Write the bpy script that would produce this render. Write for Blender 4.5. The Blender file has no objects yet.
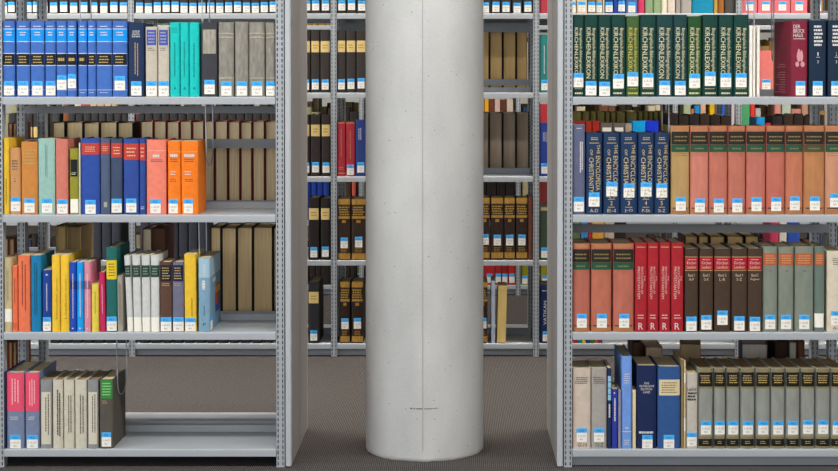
import bpy, math, random
from mathutils import Matrix
R = random.Random(7)
C = bpy.context.scene.collection
# ------------------------------------------------------------------ camera frame
FOC, D, TILT = 1580.0, 5.0, 0.020             # focal length in px, distance to the front plane, downward tilt
VX, CYP = 456.0, 113.6                          # principal point of the shifted lens
CAMZ = 1.2207
K = FOC / D
def ray(px, py):
    u, v = (px - VX) / FOC, -(py - CYP) / FOC
    return u, math.cos(TILT) + v * math.sin(TILT), -math.sin(TILT) + v * math.cos(TILT)
def S(y): return (D + y) / FOC                   # metres per photo pixel at depth y
def PX(px, y=0.0, py=235.0):
    r = ray(px, py); return r[0] / r[1] * (D + y)
def PZ(py, y=0.0):
    r = ray(VX, py); return CAMZ + r[2] / r[1] * (D + y)
def PY(z, y=0.0):                                # height -> photo row
    a, b = z - CAMZ, D + y; c, s_ = math.cos(TILT), math.sin(TILT)
    return CYP - FOC * (a * c + b * s_) / (b * c - a * s_)

# ------------------------------------------------------------------ materials
def lin(c):
    return c / 12.92 if c <= 0.04045 else ((c + 0.055) / 1.055) ** 2.4
def rgb(h):
    h = h.lstrip('#')
    return tuple(lin(int(h[i:i + 2], 16) / 255) for i in (0, 2, 4)) + (1.0,)
MATS = {}
def mat(h, rough=0.55, mottle=0.0, scale=40.0, metal=0.0, bump=0.0, stretch=None, spec=0.35):
    key = (h, rough, mottle, scale, metal, bump, stretch)
    if key in MATS: return MATS[key]
    m = bpy.data.materials.new('material_' + h.strip('#'))
    m.use_nodes = True
    nt = m.node_tree; b = nt.nodes['Principled BSDF']
    c = rgb(h)
    b.inputs['Base Color'].default_value = c
    b.inputs['Roughness'].default_value = rough
    b.inputs['Metallic'].default_value = metal
    b.inputs['Specular IOR Level'].default_value = spec * .6
    if mottle or bump:
        tc = nt.nodes.new('ShaderNodeTexCoord'); mp = nt.nodes.new('ShaderNodeMapping')
        mp.inputs['Scale'].default_value = stretch or (1, 1, 1)
        oi = nt.nodes.new('ShaderNodeObjectInfo')
        add = nt.nodes.new('ShaderNodeVectorMath'); add.operation = 'ADD'
        n = nt.nodes.new('ShaderNodeTexNoise'); n.inputs['Scale'].default_value = scale; n.inputs['Detail'].default_value = 5
        nt.links.new(tc.outputs['Object'], add.inputs[0]); nt.links.new(oi.outputs['Random'], add.inputs[1])
        nt.links.new(add.outputs[0], mp.inputs['Vector']); nt.links.new(mp.outputs[0], n.inputs['Vector'])
        if mottle:
            r = nt.nodes.new('ShaderNodeValToRGB')
            r.color_ramp.elements[0].position = 0.3; r.color_ramp.elements[1].position = 0.7
            r.color_ramp.elements[0].color = tuple(x * (1 - mottle) for x in c[:3]) + (1,)
            r.color_ramp.elements[1].color = tuple(min(1, x * (1 + mottle)) for x in c[:3]) + (1,)
            nt.links.new(n.outputs['Fac'], r.inputs[0]); nt.links.new(r.outputs[0], b.inputs['Base Color'])
        if bump:
            bp = nt.nodes.new('ShaderNodeBump'); bp.inputs['Strength'].default_value = bump; bp.inputs['Distance'].default_value = 0.001
            nt.links.new(n.outputs['Fac'], bp.inputs['Height']); nt.links.new(bp.outputs[0], b.inputs['Normal'])
    MATS[key] = m
    return m
def cloth(h): return mat(h, 0.6, 0.07, 60.0)
def worn(h): return mat(h, 0.65, 0.10, 30.0, stretch=(2, 1, .6))
def leather(h): return mat(h, 0.5, 0.22, 60.0, stretch=(2, 1, .5))
def paper(h='#cdbb96'): return mat(h, 0.85, 0.13, 30.0, stretch=(14, 14, 0.25))
def ink(h): return mat(h, 0.6)
STEEL = mat('#a2a7ac', 0.42, 0.03, 6.0, spec=0.5)
STEELD = mat('#858a90', 0.45, 0.03, 6.0, spec=0.5)
PANEL = mat('#8e8a87', 0.5, 0.025, 3.0, spec=0.4)
TRIM = mat('#b0b4b8', 0.42, 0.02, 6.0, spec=0.5)
WIRE = mat('#a2a9b0', 0.35, metal=0.3)
WHITE, TAGBLUE, BLACKINK = mat('#efebe2', 0.6), mat('#46adf2', 0.55), mat('#33363c', 0.6)
TAGINK = mat('#8d8d8f', 0.6)
GOLD, WHITEINK, DARKINK = mat('#b59c62', 0.45), mat('#d3d1ce', 0.6), mat('#5a544c', 0.6)

# ------------------------------------------------------------------ mesh helpers
class MB:
    def __init__(s): s.v = []; s.f = []; s.m = []
    def quadface(s, idx, mi=0): s.f.append(tuple(idx)); s.m.append(mi)
    def box(s, x0, x1, y0, y1, z0, z1, mi=0):
        n = len(s.v)
        s.v += [(x0, y0, z0), (x1, y0, z0), (x1, y1, z0), (x0, y1, z0), (x0, y0, z1), (x1, y0, z1), (x1, y1, z1), (x0, y1, z1)]
        for q in ((0, 3, 2, 1), (4, 5, 6, 7), (0, 1, 5, 4), (1, 2, 6, 5), (2, 3, 7, 6), (3, 0, 4, 7)):
            s.quadface([n + i for i in q], mi)
    def extrude_z(s, pts, z0, z1, mi=0, cap=True):
        """closed outline (counter-clockwise seen from above), extruded upwards"""
        n = len(s.v); k = len(pts)
        s.v += [(x, y, z0) for x, y in pts] + [(x, y, z1) for x, y in pts]
        for i in range(k):
            j = (i + 1) % k
            s.quadface([n + i, n + j, n + k + j, n + k + i], mi)
        if cap:
            s.quadface([n + k + i for i in range(k)], mi); s.quadface([n + i for i in reversed(range(k))], mi)
    def build(s, name, material, parent=None, loc=None, smooth=True, angle=0.6):
        me = bpy.data.meshes.new(name)
        me.from_pydata(s.v, [], s.f); 
        for m in (material if isinstance(material, (list, tuple)) else [material]): me.materials.append(m)
        for p, mi in zip(me.polygons, s.m):
            p.material_index = mi; p.use_smooth = smooth
        if smooth: me.set_sharp_from_angle(angle=angle)
        me.update()
        return link(name, me, parent, loc)
def link(name, me, parent=None, loc=None):
    o = bpy.data.objects.new(name, me); C.objects.link(o)
    if parent is not None: o.parent = parent
    if loc is not None: o.location = loc
    return o
def empty(name, loc, label, cat, group=None):
    o = bpy.data.objects.new(name, None); C.objects.link(o)
    o.empty_display_size = 0.05; o.location = loc
    o['label'] = label; o['category'] = cat
    if group: o['group'] = group
    return o
def tube(pts, r, n=8):
    """round wire along a polyline"""
    from mathutils import Vector
    mb = MB(); P = [Vector(p) for p in pts]
    for i, p in enumerate(P):
        t = (P[min(i + 1, len(P) - 1)] - P[max(i - 1, 0)]).normalized()
        a = Vector((1, 0, 0)); a = (a - t * a.dot(t)).normalized(); b = t.cross(a)
        for k in range(n):
            w = 2 * math.pi * k / n
            mb.v.append(tuple(p + a * r * math.cos(w) + b * r * math.sin(w)))
    for i in range(len(P) - 1):
        for k in range(n):
            j = (k + 1) % n
            mb.quadface([i * n + k, i * n + j, (i + 1) * n + j, (i + 1) * n + k])
    mb.quadface(list(range(n))[::-1]); mb.quadface([(len(P) - 1) * n + k for k in range(n)])
    return mb

# ------------------------------------------------------------------ lettering
_TXT = {}
def glyphs(s):
    if s not in _TXT:
        cu = bpy.data.curves.new('lettering', 'FONT'); cu.body = s; cu.size = 1; cu.resolution_u = 2
        ob = bpy.data.objects.new('lettering', cu); C.objects.link(ob)
        me = bpy.data.meshes.new_from_object(ob)
        v = [tuple(x.co) for x in me.vertices]; f = [tuple(p.vertices) for p in me.polygons]
        bpy.data.objects.remove(ob); bpy.data.curves.remove(cu); bpy.data.meshes.remove(me)
        x0 = min(a[0] for a in v); x1 = max(a[0] for a in v); y0 = min(a[1] for a in v); y1 = max(a[1] for a in v)
        v = [((a[0] - x0) / (x1 - x0 or 1), (a[1] - y0) / (y1 - y0 or 1)) for a in v]
        _TXT[s] = (v, f)
    return _TXT[s]

# ------------------------------------------------------------------ books
Y2, Y3 = 2.032, 4.064
UW = 0.0255
LX, RX = PX(280.4, 0, 250), PX(567.8, 0, 300)
XU1 = [LX - 1.79, LX - .89, LX, RX, RX + .9, RX + 1.8]
X2 = [-.5434 + .8995 * k for k in range(-2, 4)]
U3 = [-.5434 + .8995 * k for k in range(-3, 5)]
LEV = [0.0587, 0.4302, 0.8028, 1.1755, 1.547, 1.918]
class Book:
    """spine at local y = 0 facing -y, foot at z = 0, boards running back to y = d"""
    def __init__(s, x0, x1, top, bottom, colour, label, group=None, d=0.17, y=0.004, bulge=0.0025, kind='cloth',
                 pages='#cdbb96', tilt=0.0, turn=0.0, back=False, z=None, name='book', inset=0.0035, board=None):
        sc = S(y); s.synth = back
        s.sc = sc; s.w = (x1 - x0) * sc; s.bottom = bottom
        z = min(LEV, key=lambda q: abs(q - PZ(bottom, y))) if z is None else z
        s.h = PZ(top, y) - z; s.y = y; s.z = z; s.b = min(bulge * 2.2, s.w * 0.25); s.d = d
        py_ = (top + bottom) / 2
        xa, xb = PX(x0, y, py_), PX(x1, y, py_)
        near = XU1 if y < 1 else X2 if y < 3.5 else U3
        for u in near:                     # keep clear of the uprights
            if xa < u + .0145 and xb > u - .0145:
                if (xa + xb) / 2 > u: xa = max(xa, u + .0145)
                else: xb = min(xb, u - .0145)
        s.w = max(xb - xa, .004) - 0.0011; s.px0, s.px1 = 0.0, (xb - xa) / sc
        s.root = empty(name, ((xa + xb) / 2, y, z + 0.0004 + abs(math.sin(math.radians(tilt))) * s.w / 2), label, 'book', group)
        s.root.rotation_euler = (0, math.radians(tilt), math.radians(turn) + (math.pi if back else 0))
        m = colour if not isinstance(colour, str) else {'cloth': cloth, 'worn': worn, 'leather': leather, 'paper': cloth}[kind](colour)
        w, h, t = s.w, s.h, min(0.0026, s.w * 0.16)
        if kind == 'paper': t = min(0.0009, s.w * 0.1)
        U = [-.5, -.49, -.47, -.43, -.35, -.2, 0, .2, .35, .43, .47, .49, .5]; N = len(U) - 1
        outer = [(w * q, s.s(w * q)) for q in U]
        inner = [((w - 2 * t) * q, s.s(w * q) + t) for q in U]
        mb = MB()
        mb.extrude_z(outer + [(w / 2, d), (w / 2 - t, d)] + inner[::-1] + [(-w / 2 + t, d), (-w / 2, d)], 0, h, cap=False)
        k = len(outer) + len(inner) + 4; n0 = 0
        # caps as a strip of quads between outer and inner outline
        o_i = [k - 1] + list(range(N + 1)) + [N + 1]
        i_i = [k - 2] + [N + 3 + N - i for i in range(N + 1)] + [N + 2]
        for a in range(len(o_i) - 1):
            mb.quadface([k + o_i[a], k + o_i[a + 1], k + i_i[a + 1], k + i_i[a]])
            mb.quadface([o_i[a], i_i[a], i_i[a + 1], o_i[a + 1]])
        s.cover = mb.build('cover', m, s.root, angle=0.5)
        ins = inset if kind != 'paper' else 0.0004
        hw = w / 2 - t - 0.0002
        hol = 0.0 if kind == 'paper' else min(0.006, w * 0.16)
        dd = d - (ins if kind != 'paper' else 0)
        pg = MB(); M = 8
        fr = [(2 * hw * (i / M - 0.5), s.s(w * (i / M - 0.5)) + t + 0.0004) for i in range(M + 1)]
        bk = [(2 * hw * (i / M - 0.5), dd - hol * (1 - (2 * i / M - 1) ** 2)) for i in range(M + 1)]
        pg.extrude_z(fr + bk[::-1], ins * 0.8, h - ins)
        s.pages = pg.build('page_block', paper(pages), s.root, angle=0.5)
    def s(self, x):
        u = abs(2 * x / self.w); return self.b * (.35 * u * u + .65 * u ** 6)
    def zz(self, py):                      # photo row -> local height on the spine
        return PZ(py, self.y) - self.z if not self.synth else (self.bottom - py) * self.sc
    def patch(self, y0, y1, m, name='title_band', f0=0.0, f1=1.0, e=0.0004, parent=None):
        """strip lying on the spine from photo row y0 to y1 and from f0 to f1 of its width"""
        mb = MB(); N = 12; w = self.w
        za, zb = max(self.zz(y1), .0008), min(self.zz(y0), self.h - .0003)
        for i in range(N + 1):
            x = w * (f0 + (f1 - f0) * i / N - 0.5); y = self.s(x) - e
            mb.v += [(x, y, za), (x, y, zb)]
        for i in range(N): mb.quadface([2 * i, 2 * i + 2, 2 * i + 3, 2 * i + 1])
        if e > 0.0006:                     # raised: close it back onto the spine
            k = len(mb.v)
            for i in range(N + 1):
                x = w * (f0 + (f1 - f0) * i / N - 0.5); y = self.s(x)
                mb.v += [(x, y, za - e * .7), (x, y, zb + e * .7)]
            for i in range(N):
                mb.quadface([k + 2 * i, k + 2 * i + 2, 2 * i + 2, 2 * i]); mb.quadface([2 * i + 1, 2 * i + 3, k + 2 * i + 3, k + 2 * i + 1])
        return mb.build(name, m, parent or self.root)
    def rules(self, ys, m, t=0.7, name='gold_rule', f0=0.0, f1=1.0, e=0.0005):
        N = 8; w = self.w
        for yy in ys:
            mb = MB(); k = 0
            for i in range(N + 1):
                x = w * (f0 + (f1 - f0) * i / N - 0.5); y = self.s(x) - e
                mb.v += [(x, y, self.zz(yy + t / 2)), (x, y, self.zz(yy - t / 2))]
            for i in range(N): mb.quadface([k + 2 * i, k + 2 * i + 2, k + 2 * i + 3, k + 2 * i + 1])
            mb.build(name, m, self.root)
    def text(self, string, f0, f1, y0, y1, m, rot=0, name='spine_title', e=0.0007, parent=None, mb=None):
        """lettering fitted into a box of the spine; rot 90 reads upwards, -90 reads downwards"""
        own = mb is None
        mb = mb or MB()
        v, f = glyphs(string); n = len(mb.v); w = self.w
        za, zb = self.zz(y1), self.zz(y0)
        for a, b in v:
            if rot == 90: a, b = 1 - b, a
            elif rot == -90: a, b = b, 1 - a
            x = w * (f0 + (f1 - f0) * a - 0.5)
            mb.v.append((x, self.s(x) - e, za + (zb - za) * b))
        for q in f: mb.quadface([n + i for i in q])
        return mb.build(name, m, parent or self.root, smooth=False) if own else mb
    def lines(self, f0, f1, y0, y1, n, m, vertical=False, name='spine_title', fill=0.36, e=0.0007):
        """rows of lettering too small to read in the photograph: broken strokes of word length"""
        mb = MB(); w = self.w; rr = random.Random(int(self.px1 * 97 + self.z * 777) + n + len(self.root.children))
        L = (y1 - y0) if vertical else (f1 - f0) * w / self.sc
        for k in range(n):
            pos = rr.uniform(0, .1) * L; end = L * rr.uniform(.82, 1)
            while pos < end:
                g = min(rr.uniform(1.0, 2.6), end - pos)
                a, b = pos / L, (pos + g) / L
                c0 = (k + .5 - fill / 2) / n; c1 = (k + .5 + fill / 2) / n
                if vertical: fa, fb, ya, yb = f0 + (f1 - f0) * c0, f0 + (f1 - f0) * c1, y0 + (y1 - y0) * a, y0 + (y1 - y0) * b
                else: fa, fb, ya, yb = f0 + (f1 - f0) * a, f0 + (f1 - f0) * b, y0 + (y1 - y0) * c0, y0 + (y1 - y0) * c1
                i = len(mb.v)
                for fx, py in ((fa, yb), (fb, yb), (fb, ya), (fa, ya)):
                    x = w * (fx - .5); mb.v.append((x, self.s(x) - e, self.zz(py)))
                mb.quadface([i, i + 1, i + 2, i + 3]); pos += g + rr.uniform(.25, .55)
        return mb.build(name, m, self.root, smooth=False)
    def tag(self, y0, w=10.6, h=14.0, cf=0.5, letters=True, blue=True):
        """white shelf-mark label with a blue head"""
        W = self.px1 - self.px0
        w = min(w, W * 0.94); f0, f1 = cf - w / W / 2, cf + w / W / 2
        k = h / 14.0
        lab = self.patch(y0, y0 + h, WHITE, 'call_number_label', f0, f1, 0.0006)
        if blue:
            hd = self.patch(y0, y0 + 4.4 * k, TAGBLUE, 'label_header', f0, f1, 0.0009, parent=lab)
        if letters:
            df = f1 - f0
            mb = MB()
            if blue: hb = MB(); self.text('HLS', f0 + df * .27, f0 + df * .73, y0 + 1.2 * k, y0 + 3.4 * k, None, e=.0012, mb=hb); hb.build('header_lettering', mat('#2a5f94', .6), lab, smooth=False)
            self.text('1-A-D', f0 + df * .14, f0 + df * .86, y0 + 6.7 * k, y0 + 8.6 * k, None, e=.0012, mb=mb)
            self.text('Bd.', f0 + df * .34, f0 + df * .66, y0 + 10.3 * k, y0 + 11.9 * k, None, e=.0012, mb=mb)
            mb.build('label_lettering', TAGINK, lab, smooth=False)
        return lab
ORD = ('first second third fourth fifth sixth seventh eighth ninth tenth eleventh twelfth thirteenth fourteenth fifteenth sixteenth '
       'seventeenth eighteenth nineteenth twentieth').split()
def ordw(i):
    if i < 20: return ORD[i]
    if i == 29: return 'thirtieth'
    return ('twenty-' if i < 29 else 'thirty-') + ORD[(i - 20) % 10]

# ------------------------------------------------------------------ bookcases
UD, PH = 0.56, 2.25
_up = {}
def upright_mesh():
    """perforated steel post: face with two columns of real slots, hollow behind"""
    if 'u' in _up: return _up['u']
    mb = MB(); w = UW / 2; dp = 0.04
    def face(y, flip):
        def q(x0, x1, z0, z1):
            n = len(mb.v); mb.v += [(x0, y, z0), (x1, y, z0), (x1, y, z1), (x0, y, z1)]
            mb.quadface([n, n + 1, n + 2, n + 3] if not flip else [n + 3, n + 2, n + 1, n])
        s0, s1 = 0.0034, 0.0072             # slot columns, measured in from each edge
        q(-w, -w + s0, 0, PH); q(w - s0, w, 0, PH); q(-w + s1, w - s1, 0, PH)
        z = 0.0
        while z < PH:
            for a in (-1, 1):
                x0, x1 = sorted((a * (w - s0), a * (w - s1)))
                q(x0, x1, z, min(z + 0.0065, PH))
            z += 0.0175
    face(0, False); face(dp, True)
    for x in (-w, w):
        n = len(mb.v); mb.v += [(x, 0, 0), (x, dp, 0), (x, dp, PH), (x, 0, PH)]; mb.quadface([n, n + 1, n + 2, n + 3])
    # dark inner web so that one does not look straight through the slots
    mb.box(-w + .001, w - .001, dp * .45, dp * .55, 0.002, PH - .002, 1)
    o = mb.build('upright', [STEEL, mat('#5c5f63', 0.7)], smooth=False); me = o.data; bpy.data.objects.remove(o)
    _up['u'] = me
    return me
def shelf_mesh(L, depth):
    k = (round(L, 4), depth)
    if k in _up: return _up[k]
    mb = MB(); t = 0.0018
    # folded sheet: front lip, return, top plate (built with the lip at y = 0, top at z = 0)
    prof = [(0.0048, 0), (0.0026, -.0006), (0.0011, -.0019), (0.0003, -.0034), (0, -.0050), (0, -0.0240), (0.012, -0.0240), (0.012, -0.0222), (t, -0.0222), (t, -t), (depth, -t), (depth, 0)]
    n = len(mb.v)
    for x in (-L / 2, L / 2): mb.v += [(x, y, z) for y, z in prof]
    m = len(prof)
    for i in range(m):
        j = (i + 1) % m
        mb.quadface([n + i, n + m + i, n + m + j, n + j])
    mb.quadface([n + i for i in range(m)]); mb.quadface([n + m + i for i in reversed(range(m))])
    # side flanges that hook into the uprights
    for x in (-L / 2, L / 2 - t): mb.box(x, x + t, 0.02, depth - .01, -0.020, -t)
    o = mb.build('shelf', STEEL, angle=.55); a = o.data; bpy.data.objects.remove(o)
    lb = MB(); lb.box(-L / 2, L / 2, depth - 0.002, depth, 0, 0.022)
    o = lb.build('shelf_lip', STEEL, smooth=False); b = o.data; bpy.data.objects.remove(o)
    _up[k] = (a, b)
    return _up[k]
def bookcase(label, xs, y0, front, back, ends=(), plinth=True, rails=()):
    root = empty('bookcase', (xs[0], y0, 0), label, 'bookcase')
    ox = xs[0]
    um = upright_mesh()
    for x in xs:
        link('upright', um, root, (x - ox, 0.001, 0))
        link('upright', um, root, (x - ox, UD / 2 - 0.02, 0))
        o = link('upright', um, root, (x - ox, UD - 0.001, 0)); o.rotation_euler = (0, 0, math.pi)
        for z in (0.02, 2.2):
            for ya, yb in ((.042, UD / 2 - .021), (UD / 2 + .021, UD - .042)):
                f = MB(); f.box(-.006, .006, ya, yb, z, z + .03); f.build('cross_brace', STEELD, root, (x - ox, 0, 0), smooth=False)
    for a, b in zip(xs, xs[1:]):
        L = b - a - UW - 0.003; c = (a + b) / 2 - ox
        sm, lm = shelf_mesh(L, 0.25)
        for z in front:
            s_ = link('shelf', sm, root, (c, -0.001, z)); link('shelf_lip', lm, s_)
        for z in back:
            s_ = link('shelf', sm, root, (c, UD + 0.001, z)); s_.rotation_euler = (0, 0, math.pi); link('shelf_lip', lm, s_)
        if plinth:
            p = MB(); p.box(-L / 2, L / 2, 0.014, 0.030, 0.004, 0.0335)
            p.build('plinth', STEELD, root, (c, 0, 0), smooth=False)
    for (i, z0, z1) in rails:                # back rail across bay i
        a, b = xs[i], xs[i + 1]; L = b - a - UW
        p = MB(); p.box(-L / 2, L / 2, 0.262, 0.275, z0, z1)
        p.build('back_rail', STEELD, root, ((a + b) / 2 - ox, 0, 0), smooth=False)
    for x, sgn in ends:                      # end panel: two sheet steel leaves meeting at the middle
        for ya, yb, nm, pm in ((-.002, .0145, 'edge_trim', TRIM), (.015, UD / 2 - .0015, 'end_panel', PANEL), (UD / 2 + .0015, UD - .015, 'end_panel', PANEL), (UD - .0145, UD + .002, 'edge_trim', TRIM)):
            p = MB(); T = 0.018; r = 0.003
            xa, xb = (0, T) if sgn > 0 else (-T, 0)
            p.extrude_z([(xa + r, ya), (xb - r, ya), (xb, ya + r), (xb, yb - r), (xb - r, yb), (xa + r, yb), (xa, yb - r), (xa, ya + r)], 0.004, PH + .01)
            p.build(nm, pm, root, (x - ox, 0, 0), angle=0.3)
    for x in xs:
        for yy in (0.02, UD - .02):
            f = MB(); f.box(-.011, .011, yy - .012, yy + .012, -0.0, 0.004); f.build('foot', mat('#1d1e20', .6), root, (x - ox, 0, 0), smooth=False)
    return root
bookcase('grey steel bookcase with half-empty shelves, blue clothbound set along its top', [LX - 1.79, LX - .89, LX], 0.0, LEV, LEV,
         ends=[(LX + UW / 2 + .0035, 1)], plinth=False, rails=[(1, 1.0024, 1.032), (1, 1.118, 1.142)])
bookcase('grey steel bookcase crammed with books, dark green lexicon set along its top', [RX, RX + .9, RX + 1.8], 0.0, LEV, LEV,
         ends=[(RX - UW / 2 - .0035, -1)], rails=[(0, .721, .7478)])
LEV2 = LEV[:4] + [1.527, 1.90]
bookcase('long grey steel bookcase running across the aisle behind the concrete column', X2, Y2, LEV2, LEV2,
         rails=[(2, 1.207, 1.235), (2, 1.452, 1.494)])
bookcase('grey steel bookcase two aisles behind the column, seen only in slivers', U3, Y3, LEV, LEV)

# ------------------------------------------------------------------ books on the half-empty bookcase
HB = 96.2; B2 = 214.1; B3 = 331.3; B4 = 447.8
gilt = '#d8bd78'
def series(boxes, make, template, group, reverse=True):
    """template gets the ordinal counted away from the concrete column"""
    n = len(boxes)
    for i, bx in enumerate(boxes):
        k = n - 1 - i if reverse else i
        make(bx, i, template.format(ordw(k)), group)
# top shelf
blues = [(.8, 15.6), (17, 30.6), (31.2, 45), (45.8, 56.4), (57, 67.4), (67.8, 77.0), (78.7, 87.6), (88.2, 96.4), (97, 112.4), (113, 127.8)]
btags = [81, 81, 81, 81, 75.2, 74, None, None, None, 76]
def mk(bx, i, lab, g):
    b = Book(*bx, 20.6, HB, '#406ab6', lab, g, d=.165)
    b.patch(29, 41.2, mat('#0b8ee2', .5), 'pale_band'); b.rules([28.8, 41.4, 53.2, 65.2], mat('#b9cbe6', .5), .8, 'white_rule')
    b.patch(53.6, 64.8, mat('#16161a', .5), 'title_label', .02, .98)
    b.lines(.2, .82, 25, 27.4, 1, WHITEINK, name='author_lettering'); b.lines(.25, .8, 31, 36, 2, WHITEINK, name='subtitle_lettering')
    b.lines(.15, .85, 55, 63.5, (3, 3, 3, 3, 1, 1, 1, 3, 3, 3)[i], GOLD); b.rules([89.6], mat('#b9cbe6', .5), .5, 'white_rule')
    if btags[i]: b.tag(btags[i])
    else: b.lines(.15, .85, 91.6, 93, 1, WHITEINK, name='imprint')
series(blues, mk, 'bright blue volume with black title band, {} of its set from the column', 'bright blue set')
b = Book(129, 144.6, 22.6, HB, '#1c2f52', 'dark navy hardback beside the bright blue set on the top shelf', d=.16)
b.lines(.22, .82, 30, 37.5, 4, WHITEINK); b.lines(.36, .68, 42, 80, 2, GOLD, True, 'subtitle_lettering'); b.tag(81.2)
def mk(bx, i, lab, g):
    b = Book(*bx, 26.4, HB, '#bcb3a4', lab, g, d=.15)
    b.patch(29.6, 45, mat('#4456a0', .55), 'title_label', .1, .92); b.lines(.2, .82, 31, 43.5, 4, mat('#a9a4b4', .6)); b.lines(.15, .8, 47, 51, 2, DARKINK, name='imprint'); b.tag(81, h=14.5)
series([(146, 157.8), (158.4, 169.6)], mk, 'cream hardback with violet title block, {} from the turquoise books', 'cream hardbacks with violet blocks')
def mk(bx, i, lab, g):
    b = Book(*bx, 22.2, HB, '#12bdb8', lab, g, d=.15, kind='paper')
    b.lines(.3, .7, 40, 84, 1, mat('#0b8580', .6), True, fill=.35)
    b.text('A', .38, .66, 86.5, 89.5, mat('#10383c', .6), name='publisher_mark')
    if i == 0: b.lines(.2, .85, 27, 33, 3, mat('#0b8580', .6), name='author_lettering')
series([(170.4, 180.2), (180.6, 189.2), (189.6, 199.6)], mk, 'plain turquoise volume, {} of three counted from the column', 'turquoise volumes')
b = Book(201.6, 217.6, 22.4, HB, '#3b3c42', 'black worn spine with grey paper title, beside the turquoise books', d=.17, kind='worn')
b.patch(29.4, 53.4, leather('#9b968a'), 'paper_title', .1, .93); b.tag(79.8, cf=.52)
for t, (x0, x1), ty, d in (('first', (265.6, 276.6), 22.4, .18), ('second', (249, 265), 22, .18), ('third', (235, 248.6), 21.6, .17), ('fourth', (218.6, 234.2), 22, .18)):
    b = Book(x0, x1, ty, HB, '#87837a', 'worn grey leather volume, %s from the column on the top shelf' % t, 'worn grey leather volumes', kind='leather', d=d, bulge=.004)
    if t != 'third':
        for yy in (33.5, 37.5, 78.0): b.patch(yy - .5, yy + .5, leather('#a29c8b'), 'raised_band', 0, 1, .0011)
    b.tag(81.3, cf=.52)

# second shelf
def single(x0, x1, top, bottom, colour, label, tag=None, **kw):
    tk = kw.pop('tagkw', {})
    b = Book(x0, x1, top, bottom, colour, label, **kw)
    if tag: b.tag(tag, **tk)
    return b
b = single(1.8, 10.2, 137.6, B2, '#e0b732', 'bright yellow volume at the far end of the orange books\' shelf', d=.18, kind='paper'); b.lines(.3, .7, 178, 205, 1, mat('#8a6a14', .6), True)
b = single(10.8, 21.4, 147.2, B2, '#c28d5c', 'pale tan book with blue-headed tag beside the bright yellow volume', 196.6, d=.14); b.lines(.15, .85, 159, 170, 4, DARKINK); b.lines(.4, .6, 177, 182, 2, DARKINK, name='imprint')
b = single(22, 38.4, 141.2, B2, '#c4813f', 'orange-brown hardback with gold title between pale tan and mint books', 198, d=.16); b.lines(.1, .9, 148, 164.5, 5, GOLD)
b = single(39, 55.8, 138.2, B2, '#93b9ae', 'mint green hardback on the shelf with the orange books', 198.2, d=.17, kind='paper', tagkw=dict(cf=.52)); b.lines(.4, .58, 143, 180, 2, mat('#5c7f78', .6), True)
b = single(56.4, 68.8, 138.6, B2, '#c97566', 'dusty salmon hardback standing between mint and olive books', 199, d=.17, tagkw=dict(cf=.53))
b = single(70.2, 79.4, 148, B2, '#8e8a2c', 'olive book with black title block and blank white label', d=.13)
b.patch(159, 176, mat('#17181b', .5), 'title_block', .1, .9); b.lines(.2, .8, 171.5, 174.5, 2, WHITEINK); b.patch(198.4, 212.2, WHITE, 'blank_label', .08, .96)
b = single(79.6, 81.2, 142.2, B2, '#c9ccc6', 'very thin pale booklet between olive and blue hardbacks', d=.14, kind='paper')
blu = [((81.8, 100.4), 138, '#2b4c9c', (142.6, 154.2), 199.6, 'wide royal blue book with red title band beside the thin pale booklet'),
       ((101, 110.8), 138, '#4c5a75', (142.4, 153.6), None, 'faded slate blue book with red title band and tiny grey emblem'),
       ((111.4, 122.8), 138.2, '#3d4b66', (142.6, 157), 198.4, 'rubbed dark slate book with red title band and tag'),
       ((124, 139.4), 138.2, '#2e4a94', (143.2, 159.4), 198.2, 'royal blue book with tall red band beside a thin blue one'),
       ((140, 146.2), 138.2, '#2b4890', (143, 160), None, 'thin royal blue book with red band, beside the salmon directory')]
for (bx, top, c, band, tg, lab) in blu:
    b = Book(*bx, top, B2, c, lab, 'red-banded blue books', d=.17, kind='worn' if 'rubbed' in lab or 'faded' in lab else 'cloth')
    b.patch(*band, mat('#b8403a', .55), 'red_title_band'); b.lines(.2, .85, band[0] + 3, band[1] - 2.5, 3, mat('#d9b08c', .6))
    if tg: b.tag(tg, h=13.6)
    elif bx[0] < 110: b.patch(201.5, 206.5, mat('#a8a498', .6), 'emblem', .35, .7)
    else: b.lines(.2, .9, 205.5, 209, 2, WHITEINK, name='imprint')
b = single(147, 166.6, 139.2, B2, '#e8806a', 'fat salmon pink directory beside the two orange ones', 198.6, d=.18, tagkw=dict(cf=.46))
b.rules([150.2], mat('#efb3a0', .6), .5, 'pale_rule'); b.lines(.3, .75, 154, 157, 1, WHITEINK, fill=.9); b.lines(.2, .85, 158.5, 161.5, 2, DARKINK, name='subtitle_lettering')
for bx, lab in (((168.2, 181), 'slim orange directory standing between the salmon and the wide orange one'), ((181.6, 198.6), 'wide orange directory at the open end of the second shelf')):
    b = single(*bx, 140.6, B2, '#ee7a1c', lab, 198.6, d=.165, group='orange directories', kind='paper', tagkw=dict(cf=.42, w=9.6))
    b.rules([151.4], mat('#f3ab6c', .6), .5, 'pale_rule'); b.lines(.15, .8, 153.5, 156.5, 1, WHITEINK, fill=.9); b.lines(.15, .85, 157.5, 162, 2, DARKINK, name='subtitle_lettering')
    b.lines(.2, .65, 170, 175, 2, WHITEINK, name='volume_lettering'); b.lines(.2, .7, 178, 181.5, 2, DARKINK, name='imprint')

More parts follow.
